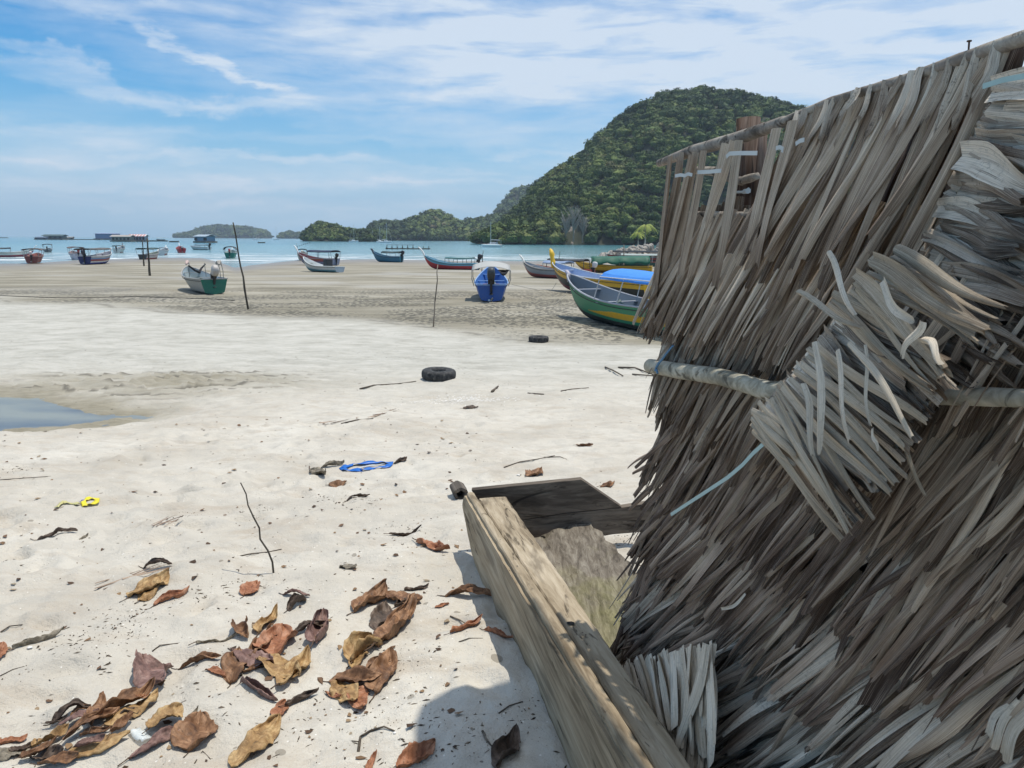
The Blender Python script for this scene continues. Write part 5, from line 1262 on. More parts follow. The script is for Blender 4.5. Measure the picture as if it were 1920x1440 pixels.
# end boards
def slabpx(pts, thick, nm, mt):
    b_ = MB(); fr_ = [b_.vert(P(u, v, Y)) for u, v, Y in pts]; bk = [b_.vert(P(u, v, Y) + Vector((.0, thick, 0))) for u, v, Y in pts]; n = len(pts)
    b_.face(fr_); b_.face(bk[::-1])
    for i in range(n): b_.face((fr_[i], bk[i], bk[(i + 1) % n], fr_[(i + 1) % n]))
    return bb_(b_, nm, mt, bevel=.002)
ye = A1.y + .02
slabpx([(884, 919, ye), (1090, 899, ye + .02), (1166, 951, ye + .03), (1060, 962, ye + .02), (960, 978, ye + .01), (915, 975, ye)], .045, 'end_board', mdk)
slabpx([(930, 984, ye + .004), (1060, 963, ye + .024), (1166, 952, ye + .034), (1300, 930, ye + .05), (1300, 990, ye + .05), (1150, 1002, ye + .03), (1040, 1020, ye + .01), (960, 1035, ye)], .05, 'lower_end_board', mdk)
# driftwood slab lying in the trough
mslab, t = new_mat('mossy_slab'); o_ = t.n('ShaderNodeTexCoord').outputs['Object']; n1_ = t.noise(t.mapv(o_, (1, .18, 1)), 38, 6, .7, .6); n2_ = t.noise(o_, 5, 5, .6)
sy = t.n('ShaderNodeSeparateXYZ', {0: o_}).outputs[1]
c = t.ramp(n1_, [(.3, (.06, .05, .04)), (.5, (.17, .145, .115)), (.7, (.29, .26, .21))])
moss = t.math('ADD', t.n('ShaderNodeMapRange', {'Value': sy, 1: .15, 2: -.30, 3: -.1, 4: .7}).outputs[0], t.math('MULTIPLY', t.math('SUBTRACT', n2_, .5), 2.2), clamp=True)
c = t.mix(t.math('MULTIPLY', moss, .85), c, t.ramp(n1_, [(.3, (.10, .10, .035)), (.6, (.25, .23, .11)), (.8, (.36, .33, .20))]))
finish(t, c, .95, t.math('ADD', n1_, n2_), .9, .012, .15)
cs = [PXZ(985, 1016, 1.83), PXZ(1100, 976, 1.85), PXZ(1290, 1165, 1.86), PXZ(1135, 1232, 1.84)]; cen = sum(cs, Vector()) / 4
b_ = MB(); rows = []
for i in range(34):
    f = i / 33; r = []
    for j in range(20):
        g2 = j / 19; p = (cs[0] * (1 - g2) + cs[1] * g2) * (1 - f) + (cs[3] * (1 - g2) + cs[2] * g2) * f
        ed_ = .02 * math.sin(j * 1.9) * (1 if i in (0, 33) else 0) + .012 * math.sin(i * 1.3) * (1 if j in (0, 19) else 0)
        nz = float(fbm(np.array([p.x * 22]), np.array([p.y * 7]), 4, 3)[0] - .5) * .045 + (.02 if f < .45 and g2 > .3 else 0)
        r.append(p + Vector((ed_, ed_, nz * .8 - .02)) - cen)
    rows.append(r)
b_.grid(rows); o = b_.build('driftwood_slab', mslab, loc=cen, smooth=True, solid=.03); tag(o, 'flat mossy slab of rotten driftwood lying inside the timber trough', 'driftwood')
# hollow log end beside the trough
p = G(864, 936); p.z -= .012; mlog = wood('rotten_log', [(.035, .03, .026), (.10, .085, .07), (.20, .17, .14)], 'Y', grain=26)
root = empty('hollow_log', p, R(14), 'short hollow log stub behind the far corner of the trough', 'log'); b_ = MB(); rows = []
for (y, r_) in ((.0, .028), (-.0, .050), (.05, .052), (.16, .05), (.16, .026), (.03, .024), (.0, .028)):
    rows.append([Vector((math.cos(a) * r_ * (1 + .12 * math.sin(a * 3)), y + .008 * math.sin(a * 5), .045 + math.sin(a) * r_)) for a in [k * 2 * math.pi / 22 for k in range(22)]])
b_.grid(rows, close=True); b_.build('shell', mlog, root, smooth=False)
b_ = MB(); ce = b_.vert((0, .06, .045)); ri = [b_.vert((math.cos(a) * .027, .06, .045 + math.sin(a) * .027)) for a in [k * .5236 for k in range(12)]]
for k in range(12): b_.face((ce, ri[k], ri[(k + 1) % 12]))
b_.build('painted_hollow', mhole, root)  # flat black disc paints the dark inside the hollow
#---PART5---

# ================================================================ dry leaves on the sand
def leaf_mat(name, a, b2, c2, vein):
    m, t = new_mat(name); uv = t.n('ShaderNodeUVMap').outputs[0]; o_ = t.n('ShaderNodeTexCoord').outputs['Object']
    su = t.n('ShaderNodeSeparateXYZ', {0: uv}); n_ = t.noise(o_, 22, 6, .65, .5); n2_ = t.noise(o_, 90, 4, .7)
    c = t.ramp(n_, [(.36, a), (.5, b2), (.64, c2)])
    du = t.math('ABSOLUTE', t.math('SUBTRACT', su.outputs[0], .5))
    wv_ = t.math('FRACT', t.math('ADD', t.math('MULTIPLY', su.outputs[1], 9.0), t.math('MULTIPLY', du, -3.2)))
    ve = t.math('LESS_THAN', t.math('ABSOLUTE', t.math('SUBTRACT', wv_, .5)), .06); mid = t.math('LESS_THAN', du, .022)
    ve = t.math('MAXIMUM', t.math('MULTIPLY', ve, .55), mid)
    c = t.mix(t.math('MULTIPLY', ve, .6), c, vein)
    c = t.mix(t.math('MULTIPLY', t.ramp(n2_, [(.56, 0), (.66, 1)]), .5), c, tuple(x * .3 for x in a))
    finish(t, c, .62, t.math('ADD', t.math('ADD', n_, t.math('MULTIPLY', n2_, .5)), t.math('MULTIPLY', ve, .8)), .6, .004, .35)
    return m
LM = {'brown': leaf_mat('leaf_brown', (.085, .040, .020), (.19, .095, .045), (.33, .185, .10), (.12, .06, .03)),
      'tan': leaf_mat('leaf_tan', (.17, .095, .035), (.33, .20, .085), (.48, .33, .16), (.24, .14, .05)),
      'purple': leaf_mat('leaf_purple', (.10, .055, .045), (.20, .115, .095), (.31, .20, .17), (.14, .08, .07)),
      'dark': leaf_mat('leaf_dark', (.035, .024, .018), (.085, .058, .042), (.16, .115, .085), (.05, .035, .025)),
      'rust': leaf_mat('leaf_rust', (.20, .075, .035), (.33, .14, .07), (.44, .23, .14), (.19, .08, .04)),
      'grey': leaf_mat('leaf_grey', (.10, .085, .06), (.20, .17, .125), (.31, .27, .21), (.12, .10, .07))}
rl = random.Random(99)
M_STEM = plain('leaf_stem', (.10, .06, .035), .7)
def dry_leaf(u0, v0, u1, v1, wr, curl, col_, label, bend=.12, twist=.3, lift=.0, fold=.0, name='dry_leaf', cat='dry leaf', tipcurl=.3, z=0.0, wr_noise=1.0):
    a = G(u0, v0); b2 = G(u1, v1); d = b2 - a; L = max(.02, math.hypot(d.x, d.y)); c0 = (a + b2) / 2; head = math.atan2(d.y, d.x)
    L = max(L, (b2 - a).length); b_ = MB(); NSG, K = 26, 14; curl = curl * 1.25; wr_noise = 1.5; rows = []; W_ = L * wr * .82; sd_ = rl.uniform(0, 99)
    for i in range(NSG + 1):
        f = i / NSG; wv_ = W_ * (math.sin(math.pi * min(1, f ** .85)) ** .62) * .5 + .0006
        cx = (f - .5) * L; cz = bend * L * (4 * f * (1 - f) - .5) * (-1 if curl > 0 else 1) * .5 + (tipcurl * L * max(0, f - .7) ** 2 * 4) + lift * L * f
        tw = twist * (f - .5) * 2 + .25 * math.sin(f * 7 + sd_); row = []
        cc = curl * (1 + .3 * math.sin(f * 4 + sd_))
        for j in range(K + 1):
            q = (j / K - .5) * 2; an = abs(cc) * q * .5
            if abs(cc) > .1: y = 2 * wv_ * math.sin(an) / abs(cc); zz = 2 * wv_ * (1 - math.cos(an)) / abs(cc)
            else: y = wv_ * q; zz = 0
            zz = zz * (1 if cc > 0 else -1) + (fold + .22) * abs(q) * wv_ + .05 * wv_ * math.sin(f * 42 - abs(q) * 5) * abs(q)
            nz = (float(vnoise(np.array([f * 5 + sd_]), np.array([q * 2.5 + sd_]), 5)[0]) - .5) * L * .075 * wr_noise + (float(vnoise(np.array([f * 14 + sd_]), np.array([q * 7]), 6)[0]) - .5) * L * .028 * wr_noise
            rg = (float(vnoise(np.array([f * 16 + sd_]), np.array([q * 3]), 9)[0]) - .5) * .2 * wv_ if abs(q) > .9 else 0
            y += rg * (1 if q > 0 else -1)
            yr = y * math.cos(tw) - (zz + nz) * math.sin(tw); zr = y * math.sin(tw) + (zz + nz) * math.cos(tw)
            row.append(Vector((cx, yr, cz + zr)))
        rows.append(row)
    mn = sorted(p.z for r in rows for p in r); low = mn[int(len(mn) * .06)]
    b_.grid(rows); nv = len(b_.v)
    st0 = rows[0][K // 2]; b_.tube([st0 + Vector((.01 * L, 0, 0)), st0 + Vector((-.08 * L, .01 * L, -.01 * L)), st0 + Vector((-.17 * L, .035 * L, -.02 * L))], [.012 * L, .009 * L, .011 * L], 5, mi=1)
    gc = gnd(c0.x, c0.y); ch, sh_ = math.cos(head), math.sin(head)
    gx = np.array([c0.x + x * ch - y * sh_ for x, y, q in b_.v]); gy = np.array([c0.y + x * sh_ + y * ch for x, y, q in b_.v]); gg = gz(gx, gy)
    b_.v = [(x, y, max(q - low, .0025) + float(h) - gc + z) for (x, y, q), h in zip(b_.v, gg)]
    o = b_.build(name, [LM[col_], M_STEM], loc=(c0.x, c0.y, gc), smooth=True)
    o.rotation_euler = (0, 0, head); md = o.modifiers.new('solid', 'SOLIDIFY'); md.thickness = .0012
    return tag(o, label, cat, 'fallen leaves scattered on the sand')
leaves = [
 (240, 1122, 318, 1082, .62, .9, 'tan', 'broad golden folded leaf lying below the bundle of dry strips', .05, .4),
 (262, 1128, 300, 1092, .5, -1.2, 'tan', 'smaller golden leaf tucked under the broad golden folded one', .1, .2),
 (288, 1137, 356, 1108, .36, 2.6, 'rust', 'reddish leaf curled into a boat right of the golden folded leaf', .05, .1),
 (268, 1066, 322, 1060, .3, 2.4, 'dark', 'dark crescent leaf with raised tips at the end of the dry strips', -.5, .1),
 (458, 1118, 482, 1098, .55, .5, 'rust', 'small reddish oval leaf below the foot of the crooked stick', .0, .2),
 (530, 1115, 581, 1120, .36, 1.0, 'purple', 'thin brown leaf with a torn edge right of the small reddish oval', -.3, .2),
 (541, 1146, 572, 1124, .75, 2.8, 'dark', 'dark crumpled leaf curled like a ring under the thin brown one', -.4, .8),
 (24, 1219, 121, 1189, .24, 4.0, 'grey', 'rolled brown leaf at far left beside a white shell', .05, .2),
 (-14, 1246, 8, 1212, .6, .6, 'rust', 'reddish leaf cut by the left edge above the leaf pile', .0, .1),
 (368, 1209, 447, 1192, .20, 4.5, 'grey', 'long grey-brown leaf rolled into a tube', .03, .1),
 (441, 1173, 466, 1202, .60, 2.0, 'brown', 'folded brown leaf standing at the end of the rolled tube', -.2, .7),
 (484, 1190, 520, 1146, .42, 2.2, 'tan', 'upright tan leaf pointing away at the top of the middle cluster', .1, .4),
 (472, 1236, 508, 1186, .42, 2.0, 'brown', 'brown twisted leaf left of the orange cone leaf', .1, .5),
 (512, 1236, 530, 1184, .95, 1.6, 'rust', 'orange-brown leaf folded into an open cone in the middle cluster', .1, .2),
 (546, 1196, 612, 1170, .36, 2.4, 'dark', 'dark brown crumpled leaf standing alone right of the orange cone leaf', -.3, .9),
 (592, 1214, 606, 1162, .65, 2.6, 'purple', 'dark purple-brown upright leaf joined to the dark crumpled one', .2, .6),
 (335, 1256, 414, 1236, .34, 2.0, 'brown', 'slender brown leaf with raised edges below the rolled tube', -.15, .5),
 (386, 1258, 427, 1273, .5, .7, 'rust', 'small flat reddish leaf right of the slender brown one', .0, .1),
 (432, 1284, 447, 1228, .75, -1.4, 'brown', 'brown domed leaf at the left end of the middle cluster', .1, .3),
 (436, 1222, 512, 1252, .55, -.8, 'purple', 'broad purple-brown wrinkled leaf in the middle cluster', .08, .3),
 (490, 1238, 562, 1280, .68, .5, 'tan', 'broad pale golden leaf at the centre of the middle cluster', .05, .2),
 (524, 1297, 579, 1233, .42, 1.0, 'tan', 'golden crescent leaf at the right end of the middle cluster', .2, .3),
 (448, 1284, 520, 1318, .40, 3.0, 'purple', 'purple-brown curled leaf under the middle cluster', -.1, .5),
 (534, 1327, 598, 1302, .34, 2.8, 'dark', 'grey-purple pod-like leaf below the middle cluster', .1, .4),
 (515, 1350, 535, 1318, .62, .6, 'rust', 'small torn reddish leaf left of the grey-purple pod', .0, .3),
 (268, 1236, 304, 1296, .70, 1.6, 'purple', 'purple cone-shaped leaf with a sharp tip pointing up', .05, .4),
 (664, 1150, 724, 1106, .52, 1.5, 'brown', 'brown leaf with a crumpled golden tip at the left of the upper right cluster', .1, .4),
 (726, 1112, 792, 1132, .72, -.6, 'brown', 'broad wrinkled brown leaf in the upper right cluster', .05, .2),
 (758, 1108, 804, 1100, .45, 2.0, 'dark', 'dark tipped leaf lying at the top of the upper right cluster', .1, .5),
 (706, 1218, 768, 1144, .34, 1.8, 'brown', 'long twisted brown leaf running down from the upper right cluster', .1, .9),
 (708, 1184, 724, 1140, .55, 1.2, 'dark', 'dark brown leaf standing left of the long twisted one', .1, .4),
 (730, 1176, 762, 1150, .5, .8, 'purple', 'small purple-brown leaf behind the long twisted one', .0, .2),
 (660, 1245, 700, 1205, .85, 2.4, 'tan', 'crumpled yellow-brown leaf below the long twisted one', .1, 1.0),
 (662, 1262, 684, 1222, .62, 1.4, 'tan', 'curved golden leaf hooked round the sand at the lower right cluster', .2, .4),
 (702, 1304, 734, 1230, .48, .9, 'brown', 'large upright pinkish brown leaf in the lower right cluster', .1, .2),
 (616, 1280, 718, 1270, .42, 1.8, 'brown', 'long dark edged leaf across the lower right cluster', -.2, .4),
 (634, 1278, 662, 1326, .66, -.9, 'tan', 'greenish tan leaf hanging over the lower right cluster', .1, .3),
 (662, 1290, 680, 1336, .50, .4, 'rust', 'smooth orange leaf at the bottom of the lower right cluster', .0, .1),
 (610, 1300, 640, 1312, .38, 1.4, 'rust', 'small curved reddish leaf left of the greenish tan one', .2, .1),
 (780, 1019, 843, 1036, .40, 1.6, 'rust', 'reddish folded leaf alone on the sand left of the trough corner', .02, .5),
 (834, 1119, 926, 1122, .30, 1.8, 'brown', 'long tan leaf with a curled stem touching the trough', -.3, .3),
 (844, 1190, 904, 1164, .44, 2.6, 'rust', 'orange-brown rolled leaf left of the trough side', .1, .3),
 (908, 1183, 968, 1201, .34, 3.8, 'rust', 'tightly rolled brown leaf pressed against the trough side', .05, .2),
 (815, 1140, 842, 1134, .4, 1.2, 'rust', 'tiny striped leaf under the long tan leaf', .0, .1),
 (434, 1442, 524, 1356, .52, -1.3, 'tan', 'large wrinkled tan leaf at the bottom edge with a dark pointed tip', .1, .3),
 (352, 1412, 378, 1346, .85, .9, 'brown', 'broad brown leaf folded to a point beside the leaf pile', .1, .2),
 (280, 1378, 342, 1340, .85, .5, 'tan', 'flat yellow leaf with visible veins at the right of the pile', .03, .2),
 (242, 1426, 352, 1370, .36, -1.0, 'purple', 'long purple-brown leaf with a narrow stem below the yellow leaf', .1, .3),
 (118, 1424, 246, 1384, .42, -1.0, 'tan', 'large tan leaf along the lower edge of the leaf pile', .06, .3),
 (60, 1408, 130, 1372, .85, .9, 'tan', 'golden cupped leaf at the left of the leaf pile', .1, .4),
 (120, 1398, 226, 1346, .42, 1.4, 'brown', 'long brown leaf across the middle of the leaf pile', -.1, .5),
 (165, 1362, 290, 1300, .40, 1.5, 'brown', 'long brown wrinkled leaf at the top of the leaf pile', .05, .4),
 (198, 1362, 296, 1312, .42, -.9, 'tan', 'tan leaf under the top leaf of the pile', .05, .2),
 (96, 1364, 170, 1332, .40, 2.2, 'dark', 'dark arched leaf sticking out behind the leaf pile', -.4, .4),
 (86, 1366, 128, 1352, .30, 3.0, 'dark', 'small dark rolled leaf at the back left of the pile', .05, .3),
 (112, 1372, 186, 1350, .55, -.8, 'purple', 'purple-brown leaf half buried in the middle of the pile', .06, .4),
 (174, 1366, 190, 1320, .42, 1.8, 'brown', 'brown leaf standing up out of the pile', .1, .6),
 (220, 1352, 262, 1338, .6, 1.9, 'dark', 'small dark curled leaf on the top of the pile', -.1, .6),
 (56, 1424, 120, 1412, .8, 1.0, 'dark', 'dark brown leaf beneath the golden cupped one', .05, .6),
 (-10, 1400, 50, 1386, .36, 1.6, 'rust', 'narrow reddish leaf at the left edge above the olive leaf', .05, .2),
 (-20, 1430, 60, 1412, .7, -.7, 'grey', 'olive-brown broad leaf at the bottom left corner', .08, .3),
 (70, 1440, 150, 1428, .5, 1.2, 'brown', 'brown leaf at the bottom edge under the leaf pile', .05, .4),
 (744, 1445, 816, 1398, .55, 1.6, 'rust', 'orange-brown crumpled leaf at the bottom edge near the shadow', .1, .8),
 (932, 1446, 966, 1378, .5, 1.8, 'dark', 'dark crumpled leaf lying in the shadow beside the trough', .1, .6),
 (686, 1446, 706, 1412, .35, 1.0, 'rust', 'pointed tip of a reddish leaf at the bottom edge', .0, .1),
 (616, 910, 650, 906, .6, -.6, 'brown', 'brown leaf flat on the sand below the blue plastic strap', .08, .3),
 (990, 894, 1014, 884, .62, 1.2, 'brown', 'small brown leaf standing behind the trough end board', .1, .5),
 (600, 880, 646, 870, .24, 2.0, 'grey', 'thin tan leaf with a raised tip left of the blue plastic strap', -.2, .2),
 (582, 884, 612, 896, .35, 1.5, 'grey', 'small grey-brown leaf left of the thin tan one', .05, .4),
 (740, 870, 763, 862, .5, 1.5, 'dark', 'small dark leaf at the right end of the blue plastic strap', .1, .6),
 (650, 940, 694, 931, .28, 2.2, 'dark', 'dark ragged leaf below the flat brown leaf', -.1, .8),
 (70, 1013, 146, 1000, .26, 2.2, 'dark', 'long dark leaf curled on the sand below the yellow plastic strip', -.15, .3),
 (148, 1012, 166, 1002, .3, 1.0, 'grey', 'tiny grey leaf right of the long dark curled leaf', .0, .2),
 (730, 1004, 790, 994, .22, 1.8, 'dark', 'thin dark leaf between the crooked stick and the trough', .1, .6),
 (1126, 914, 1152, 908, .3, 1.8, 'brown', 'narrow brown leaf on the sand above the trough end board', .0, .2),
 (868, 766, 897, 765, .45, -1.4, 'dark', 'dark dry leaf below the scatter of white shell bits', .2, .2),
 (1080, 836, 1112, 838, .4, 1.4, 'brown', 'small brown leaf among twigs above the trough', .1, .4),
 (640, 1062, 668, 1068, .8, -.4, 'grey', 'grey flat leaf half buried in sand right of the crooked stick', .0, .1),

 (40, 1432, 110, 1396, .45, 1.8, 'brown', 'curled brown leaf at the lower left of the leaf pile', .1, .5),
 (140, 1416, 200, 1396, .45, 2.2, 'purple', 'dark purple leaf wedged low in the leaf pile', .1, .6),
 (150, 1384, 210, 1372, .35, 2.4, 'brown', 'narrow rolled leaf lying on the middle of the pile', .1, .4),
 (132, 1352, 172, 1330, .45, 1.6, 'brown', 'brown leaf at the back of the leaf pile', -.1, .5),
 (210, 1384, 250, 1352, .45, 1.9, 'brown', 'brown leaf bridging the right end of the leaf pile', .1, .6),
 (226, 1330, 276, 1318, .40, 2.2, 'rust', 'reddish curled leaf on the upper end of the pile', -.1, .5),
 (20, 1412, 70, 1398, .42, 1.8, 'dark', 'dark leaf at the left end of the leaf pile', .1, .5),
 (740, 1140, 780, 1122, .45, 2.2, 'dark', 'dark curled stem end hanging over the upper right cluster', .1, .5),
 (688, 1256, 716, 1238, .5, 2.0, 'brown', 'small brown leaf behind the pinkish brown one', .1, .4),
 (640, 1296, 690, 1284, .4, 2.0, 'dark', 'dark folded leaf inside the lower right cluster', .1, .6),
 (455, 1262, 500, 1250, .5, 1.6, 'brown', 'brown leaf lying across the purple-brown one in the middle cluster', .1, .5),
 (500, 1212, 516, 1182, .5, 1.8, 'brown', 'brown leaf standing behind the open orange cone', .1, .5),
 (350, 1348, 372, 1328, .3, 2.0, 'grey', 'tiny forked dry leaf above the broad folded leaf', .1, .4),
]
for k, q in enumerate(leaves):
    zz = 0.0
    if 'pile' in q[7] and 'beside' not in q[7] and 'left edge' not in q[7]: zz = .004 + .006 * (k % 4)
    dry_leaf(*q[:8], bend=q[8], twist=q[9], z=zz)
# bundle of dry palm strips and tangled twigs
def strips(pxs, w_, mat_, label, name='dry_strips', cat='dry palm strips', lift=.01):
    a0 = G(*pxs[0][:2]); b_ = MB(); b_.has_tone = True
    for (u0, v0, u1, v1) in pxs:
        p0 = G(u0, v0) + Vector((0, 0, lift * rl.uniform(.3, 1.5))); p1 = G(u1, v1) + Vector((0, 0, lift * rl.uniform(.3, 2)))
        leaflet(b_, p0 - a0, p1 - a0, w_ * rl.uniform(.6, 1.3), n=Vector((0, 0, 1)), curl=rl.choice([1, 2.2, 3]), bow=.006, tone=rl.uniform(.1, .6), tip=.3, seg=8)
    o = b_.build(name, mat_, loc=a0, smooth=True); return tag(o, label, cat)
strips([(178, 1108, 300, 1062), (182, 1104, 318, 1060), (196, 1106, 290, 1072), (180, 1098, 262, 1076), (230, 1088, 322, 1066), (210, 1096, 300, 1070)], .016, T_DARK, 'bundle of long dry brown palm strips on the sand')
strips([(284, 990, 330, 972), (292, 988, 344, 974), (300, 984, 336, 980), (286, 986, 318, 972), (310, 990, 340, 976)], .012, T_DARK, 'tangle of dark bark strips left of the crooked stick top')
strips([(700, 780, 745, 772), (716, 776, 742, 768), (690, 783, 715, 779)], .03, T_DARK, 'dark tangle of twigs below the nearer tyre')
strips([(598, 797, 630, 792), (600, 793, 612, 799), (620, 795, 655, 788)], .03, T_DARK, 'dark seaweed tangle left of the twigs below the nearer tyre')
twg = wood('twig_wood', [(.04, .032, .026), (.10, .08, .06), (.20, .165, .13)], 'X', grain=50)
def twig(pts, r, label, name='twig', cat='twig', mt=None, up=1.0):
    P3 = [G(u, v) + Vector((0, 0, r * (.6 + up * (i % 2)))) for i, (u, v) in enumerate(pts)]; o0 = P3[0].copy(); b_ = MB()
    b_.tube([p - o0 for p in P3], [r * (1.1 - .7 * i / len(P3)) for i in range(len(P3))], 6, jit=.3)
    return tag(b_.build(name, mt or twg, loc=o0, smooth=True), label, cat)
twig([(922, 736), (934, 727)], .018, 'short thick stick right of the nearer tyre'); twig([(990, 738), (1020, 741)], .012, 'short flat stick right of the thick one')
twig([(1052, 734), (1072, 731), (1104, 728)], .010, 'thin forked twig in front of the farther tyre'); twig([(1135, 689), (1150, 697), (1168, 706)], .016, 'dark curved branch near the pole end')
twig([(1160, 690), (1190, 692), (1215, 700), (1240, 712)], .018, 'driftwood branch just left of the pole end', name='branch', cat='branch')
twig([(1186, 703), (1212, 706), (1238, 707)], .014, 'second driftwood branch under the first by the pole end', name='branch', cat='branch')
twig([(675, 730), (700, 724), (745, 720), (780, 716)], .012, 'line of thin driftwood leading to the nearer tyre'); twig([(640, 795), (668, 789), (700, 786)], .008, 'thin twig between the two dark tangles')
twig([(945, 877), (975, 868), (1005, 862), (1040, 856)], .006, 'thin twig above the trough end board'); twig([(1020, 858), (1050, 858), (1062, 862)], .005, 'short crooked twig right of the thin one above the trough')
twig([(436, 1046), (470, 1040), (500, 1036), (528, 1031)], .0035, 'thin twig crossing behind the foot of the crooked stick')
twig([(672, 1410), (676, 1385), (694, 1372), (720, 1366), (740, 1372)], .0042, 'dark arched twig with a pale broken end at the bottom')
twig([(2, 1186), (18, 1176), (42, 1172)], .003, 'thin dark twig at the left edge above the rolled leaf'); twig([(0, 1268), (24, 1256), (46, 1250)], .0018, 'fine pale twig at the left edge')
twig([(286, 1222), (300, 1212), (334, 1207)], .003, 'tiny crooked twig left of the rolled tube leaf'); twig([(365, 1432), (380, 1410), (395, 1424)], .002, 'curved wiry stem below the broad folded leaf')
twig([(860, 1204), (880, 1198), (905, 1197)], .002, 'thin pale stem below the orange rolled leaf'); twig([(844, 1156), (862, 1164), (878, 1172)], .003, 'small forked twig left of the orange rolled leaf')
twig([(905, 1372), (912, 1390), (922, 1400)], .004, 'dark twig standing in the shadow'); twig([(935, 1338), (955, 1325), (980, 1316)], .0025, 'thin twig in the upper part of the shadow')
twig([(712, 1245), (740, 1240), (770, 1240)], .0022, 'green-brown thin twig right of the lower right cluster'); twig([(660, 1390), (676, 1392)], .002, 'tiny twig beside the arched twig')
twig([(0, 900), (60, 897), (95, 893)], .003, 'thin grass stem at the left edge')

# plastic litter
def ribbon(pts, w_, mat_, label, name, cat, zup=.008, tw=.3):
    P3 = []
    for i in range(len(pts) - 1):
        for k in range(5):
            f = k / 5; P3.append(G(pts[i][0] * (1 - f) + pts[i + 1][0] * f, pts[i][1] * (1 - f) + pts[i + 1][1] * f))
    P3.append(G(*pts[-1])); o0 = P3[0].copy(); b_ = MB(); rows = []
    for i, p in enumerate(P3):
        t_ = (P3[min(i + 1, len(P3) - 1)] - P3[max(0, i - 1)]).normalized(); s_ = t_.cross(Vector((0, 0, 1))).normalized(); a = tw * math.sin(i * .9)
        s_ = s_ * math.cos(a) + Vector((0, 0, 1)) * math.sin(a); c_ = p - o0 + Vector((0, 0, zup + .5 * w_ * abs(math.sin(a))))
        rows.append([c_ + s_ * w_ * .5, c_ + s_ * w_ * .17 + Vector((0, 0, rl.uniform(0, .008))), c_ - s_ * w_ * .17, c_ - s_ * w_ * .5])
    b_.grid(rows); return tag(b_.build(name, mat_, loc=o0, smooth=True, solid=.0012), label, cat)
mbl = plain('blue_plastic', (.012, .13, .50), .35); myl = plain('yellow_plastic', (.78, .66, .03), .4)
ribbon([(680, 884), (650, 884), (641, 880), (660, 873), (700, 869), (734, 869), (728, 876), (700, 880), (676, 884)], .05, mbl, 'looped blue plastic strap lying on the sand', 'plastic_strap', 'plastic strap')
ribbon([(668, 880), (690, 876), (722, 871)], .010, plain('white_plastic', (.7, .75, .8), .4), 'white inner strip of plastic inside the blue loop', 'plastic_strip', 'plastic strip')
ribbon([(156, 950), (180, 946), (183, 938), (168, 936), (156, 943), (160, 951)], .034, myl, 'bright yellow crumpled plastic wrapper end', 'plastic_wrapper', 'wrapper')
ribbon([(106, 954), (118, 944), (134, 946), (150, 948)], .030, plain('faded_wrapper', (.55, .50, .22), .5), 'faded part of the yellow wrapper trailing left', 'plastic_wrapper', 'wrapper')
ribbon([(150, 944), (157, 940)], .022, plain('violet_plastic', (.10, .08, .28), .5), 'violet scrap joining the two parts of the yellow wrapper', 'plastic_scrap', 'plastic scrap')
mcl, t = new_mat('clear_plastic'); finish(t, (.8, .85, .85), .15, None, Alpha=.5)
ribbon([(252, 1372), (262, 1384), (276, 1392)], .035, mcl, 'scrap of clear plastic film under the edge of the leaf pile', 'plastic_film', 'plastic film')
# shells
msh = plain('shell_white', (.78, .75, .70), .5)
for (u, v, r, lb) in ((56, 1216, .011, 'small white shell under the rolled brown leaf'), (972, 892, .014, 'round pale shell behind the trough'), (280, 1038, .006, 'tiny white shell above the dark crescent leaf'),
                      (1068, 750, .02, 'pinkish shell fragment in front of the farther tyre'), (740, 1375, .006, 'white tip beside the arched twig')):
    p = G(u, v); vs, fs = icosphere(2, int(u), .04); b_ = MB()
    for q in vs: b_.vert((q[0] * r, q[1] * r * .8, q[2] * r * .5))
    for f in fs: b_.face(f.tolist())
    tag(b_.build('shell', msh, loc=p + Vector((0, 0, r * .3)), smooth=True), lb, 'shell')

# countless crumbs of bark, seed and shell
rs = np.random.RandomState(4); N = 9000
y_ = 1.6 + 20 * rs.rand(N) ** 1.35; x_ = (rs.rand(N) * 2 - 1) * (.9 * y_ + .6) * np.where(rs.rand(N) < .75, 1, .8)
den = fbm(x_ * 1.1, y_ * .9, 4, 90); keep = (den > .47 + .10 * rs.rand(N)) & (poly_sd(x_, y_, POOL) > .1)
cl = [G(u, v) for u, v in ((150, 1195), (235, 1175), (190, 1205), (30, 880), (330, 970), (470, 960), (620, 935), (680, 940), (760, 990), (480, 1100), (390, 1110), (735, 1330), (780, 1255), (985, 1340), (850, 1375), (700, 1420), (560, 1360), (250, 1150), (1010, 960), (1160, 1010))]
x_, y_ = x_[keep], y_[keep]
ex = [(c_.x + rs.randn(60) * .09, c_.y + rs.randn(60) * .10) for c_ in cl]
x_ = np.concatenate([x_] + [a for a, b2 in ex]); y_ = np.concatenate([y_] + [b2 for a, b2 in ex]); z_ = gz(x_, y_)
V_, F_, T_ = [], [], []
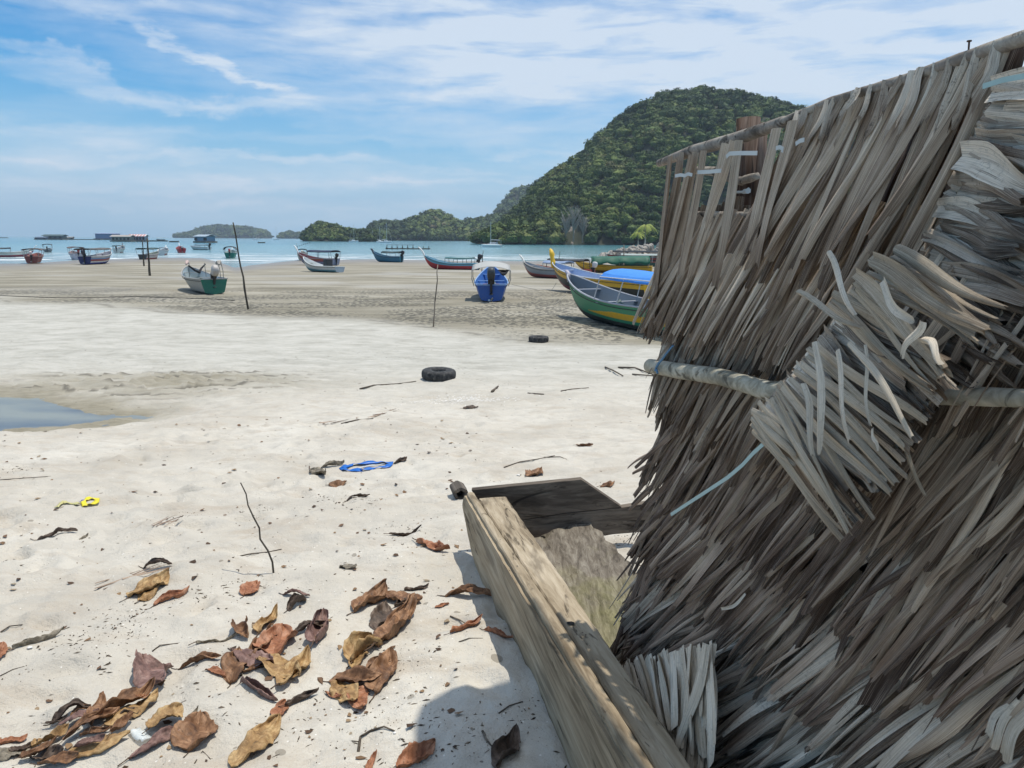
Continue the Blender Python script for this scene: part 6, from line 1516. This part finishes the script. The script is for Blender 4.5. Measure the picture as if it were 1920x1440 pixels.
for i in range(len(x_)):
    k = (rs.rand() ** 4.0) * .014 + .0016; k *= 1 + y_[i] * .05; wd2 = min(k * .7, .0010 + rs.rand() * .0022) * (1 + y_[i] * .05); a = rs.rand() * 6.28 if rs.rand() < .5 else rs.randn() * .5 + .35
    ca, sa = math.cos(a), math.sin(a); b0 = len(V_); bz = rs.rand() * wd2 * .8
    for (p, q, h) in ((-k, 0, 0), (0, wd2, 0), (k, wd2 * .3, bz), (0, -wd2, 0), (0, 0, wd2 * 1.1 + bz)):
        V_.append((x_[i] + p * ca - q * sa, y_[i] + p * sa + q * ca, z_[i] + h)); T_.append(rs.rand())
    F_ += [(b0, b0 + 1, b0 + 4), (b0 + 1, b0 + 2, b0 + 4), (b0 + 2, b0 + 3, b0 + 4), (b0 + 3, b0, b0 + 4)]
ml, t = new_mat('litter'); tn = t.n('ShaderNodeAttribute', attribute_name='tone').outputs['Fac']
finish(t, t.ramp(tn, [(0, (.025, .02, .016)), (.5, (.09, .07, .05)), (.8, (.20, .155, .11)), (.97, (.25, .20, .15)), (1, (.75, .72, .66))]), .9)
tag(np_mesh('beach_litter', np.array(V_), np.array(F_), ml, smooth=False, attrs={'tone': np.array(T_)}), 'crumbs of bark, seeds, twigs and shell strewn over the sand', 'beach litter', kind='stuff')
V_, F_, T_ = [], [], []
for i in range(420):
    f = rs.rand(); y = 1.9 + 7 * f ** 1.6; x = -(.05 + rs.rand() * .62) * (y + .6) if rs.rand() < .85 else rs.uniform(-.3, .6) * y; z = gnd(x, y); k = (.004 + .011 * rs.rand() ** 2) * (1 + y * .08); a = rs.rand() * 6.28; b0 = len(V_); tn_ = rs.rand()
    for q in range(5):
        an = a + q * 1.2566; rr_ = k * rs.uniform(.5, 1.2) * (1.6 if q == 0 else 1); V_.append((x + rr_ * math.cos(an), y + rr_ * math.sin(an), z + .001 + k * rs.uniform(0, .7))); T_.append(tn_)
    F_ += [(b0, b0 + 1, b0 + 2), (b0, b0 + 2, b0 + 3), (b0, b0 + 3, b0 + 4)]
mlf, t = new_mat('leaf_fragments'); tn = t.n('ShaderNodeAttribute', attribute_name='tone').outputs['Fac']
finish(t, t.ramp(tn, [(0, (.04, .025, .016)), (.5, (.14, .08, .045)), (.85, (.26, .17, .09)), (1, (.3, .25, .18))]), .8)
tag(np_mesh('leaf_fragments', np.array(V_), np.array(F_), mlf, smooth=False, attrs={'tone': np.array(T_)}), 'small broken bits of dry leaf strewn over the near sand', 'leaf litter', kind='stuff')
# white shell grit patch by the nearer tyre
V_, F_ = [], []; c_ = G(878, 750)
for i in range(500):
    x = c_.x + rs.randn() * .32; y = c_.y + rs.randn() * .22 + (x - c_.x) * .3; z = gnd(x, y); k = .006 + .012 * rs.rand(); a = rs.rand() * 6; b0 = len(V_)
    for q in range(3): V_.append((x + k * math.cos(a + q * 2.1), y + k * math.sin(a + q * 2.1), z + .001))
    V_.append((x, y, z + k * .5)); F_ += [(b0, b0 + 1, b0 + 3), (b0 + 1, b0 + 2, b0 + 3), (b0 + 2, b0, b0 + 3)]
tag(np_mesh('shell_grit', np.array(V_), np.array(F_), msh, smooth=False), 'patch of broken white shell below the nearer tyre', 'shell grit', kind='stuff')
# stones at the mud line, sea-worn
# ================================================================ haze
mh = bpy.data.materials.new('haze'); mh.use_nodes = True; t = NT(mh.node_tree)
pv = t.n('ShaderNodeVolumePrincipled', {'Color': (.72, .84, 1.0, 1), 'Density': .00015, 'Anisotropy': .2}); t.n('ShaderNodeOutputMaterial', {1: pv.outputs[0]})
b_ = MB(); b_.box((0, 1900, 94), (9000, 4000, 200)); hz_ = b_.build('haze', mh); tag(hz_, 'thin sea haze over the bay', 'haze', kind='stuff')
